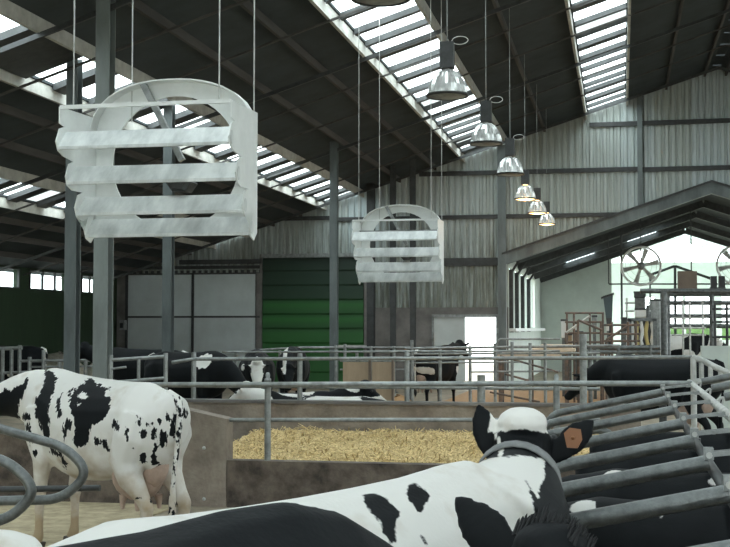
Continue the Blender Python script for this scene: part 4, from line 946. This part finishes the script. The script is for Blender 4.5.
# hopper
t = thing('feed_hopper', 'dark blue grey tapered feed hopper above the rusty frames', 'hopper', (X(607,33), 33, 0)); Y = 33
a = [V(603,296,Y), V(613,293,Y), V(612,318,Y), V(606,318,Y)]; m = MB(); m.prism(a, (0,.5,0)); m.build('bin', BLUEP, t); MB().prism([V(601,297,Y-.05), V(614,292.5,Y-.05), V(614,294.5,Y-.05), V(601,299,Y-.05)], (0,.6,0)).build('lid', BLACKP, t)
MB().prism([V(606,318,Y), V(612,318,Y), V(611,340,Y), V(608,340,Y)], (0,.2,0)).build('chute', DSTEEL, t); MB().box(P(610,345,Y), P(612,340,Y)+Vector((0,.1,0))).build('foot', DSTEEL, t)
MB().box((X(609,Y)-.03, Y+.05, 0), (X(609,Y)+.03, Y+.11, Zp(609,340,Y))).build('stand', DSTEEL, t)
def box_(name, p0, p1, Y, dep, m__, lb, cat, group=None):
    t = thing(name, lb, cat, (X((p0[0]+p1[0])/2, Y), Y, 0), group); a, b = P(p0[0], p0[1], Y), P(p1[0], p1[1], Y); x0_, x1_ = sorted((a.x, b.x)); z0_, z1_ = sorted((a.z, b.z))
    q = MB().box((x0_, Y, z0_), (x1_, Y+dep, z1_)).build('casing', m__, t); bv = q.modifiers.new('b','BEVEL'); bv.width = min(.03, (x1_-x0_)*.1)
    MB().box((x0_-.01, Y-.01, z1_-.03), (x1_+.01, Y+dep+.01, z1_+.02)).build('cap', DSTEEL, t)
    MB().box((x0_+.02, Y+.02, 0), (x1_-.02, Y+dep-.02, z0_)).build('stand', GALV_D, t); return t
box_('feed_bin', (566,334),(572,345), 32.2, .4, TAN, 'small tan bin among the rusty frames', 'bin')
box_('feed_bin', (592,316),(597,328), 32.4, .3, GALV, 'grey narrow bin left of the hopper chute', 'bin')
box_('feed_bin', (621,318),(627,331), 32.6, .3, DSTEEL, 'dark narrow bin between hopper and milking clusters', 'bin')
box_('control_unit', (575,332),(583,341), 31.8, .3, BROWN, 'brown little box low on the rusty frames', 'box')
for a, b, lb in (((566,333),(590,316),'thin pale strut slanting over the rusty frame at the left'), ((578,320),(602,330),'thin rusty strut slanting between two rusty frames'), ((606,340),(628,326),'thin rusty strut slanting below the hopper')):
    ys_ = 30.8 if 'pale' in lb else (30.6 if 'between' in lb else 30.4)
    t = thing('strut', lb, 'strut', (X(a[0],ys_), ys_, 0), 'struts on the rusty frames'); MB().tube([V(*a,ys_), V(*b,ys_)], .03, 8).build('bar', RUST if 'rusty strut' in lb else GALV_L, t); MB().tube([(X(a[0],ys_),ys_,0), V(*a,ys_)], .03, 8).build('foot', RUST, t)
box_('milk_tank', (561,320),(567,338), 33.5, .4, WPL, 'white upright container at the left end of the machinery', 'container')
box_('milk_meter', (573,323),(579,330), 33.2, .3, WPL, 'bright white little box on the rusty frame', 'box')
box_('milk_meter', (606,325),(609,331), 32.6, .3, WPL, 'small white canister beside the hopper', 'box')
box_('control_unit', (634,292),(646,298), 38, .4, DSTEEL, 'dark grey box under the round fan', 'box')
box_('control_unit', (635,309),(648,318), 36, .5, WPL, 'pale mottled unit over the hanging milking clusters', 'box')
box_('steel_cabinet', (651,300),(661,350), 33.5, .5, GALV, 'tall grey cabinet left of the tubular stall', 'cabinet')
# hanging teat cup clusters
t = thing('cluster_frame', 'dark opening framed in steel holding the milking clusters', 'frame', (X(642,33), 33, 0)); f = MB()
for p in (629.5, 655): MB().box((X(p,33)-.05, 33, 0), (X(p,33)+.05, 33.1, Zp(p,319,33))).build('post', GALV_D, t)
MB().box((X(628,33), 33, Zp(640,321,33)), (X(656,33), 33.1, Zp(640,318,33))).build('crossbar', GALV_D, t); MB().box((X(630,33), 33.4, Zp(640,347,33)), (X(655,33), 33.42, Zp(640,321,33))).build('back_panel', DSTEEL, t)
for px, ph, m__, w_ in ((632,.0,WPL,'leftmost'), (637,.4,YEL,'second from the left'), (641,.2,WPL,'third from the left'), (647,.5,YEL,'fourth from the left'), (652,.1,WPL,'rightmost')):
    a = V(px,324,33.1); b = V(px+1,345,33.1); o = MB().tube([a+Vector((0,0,.12)), a, a+Vector((.04*math.sin(ph*9),0,-.2)), b+Vector((-.03,0,.12)), b], [.02,.05,.055,.045,.05], 8).build('milking_hose', m__)
    tag(o, 'hanging pale rubber milking hose, %s of five' % w_, 'hose', 'milking hoses')
# pale low wall at the right
o = MB().box((X(701,22), 22, 0), (X(760,22), 22.2, Zp(715,346,22))).build('parlour_wall', PALE); tag(o, 'low pale green wall under the stalls at the right edge', 'wall')
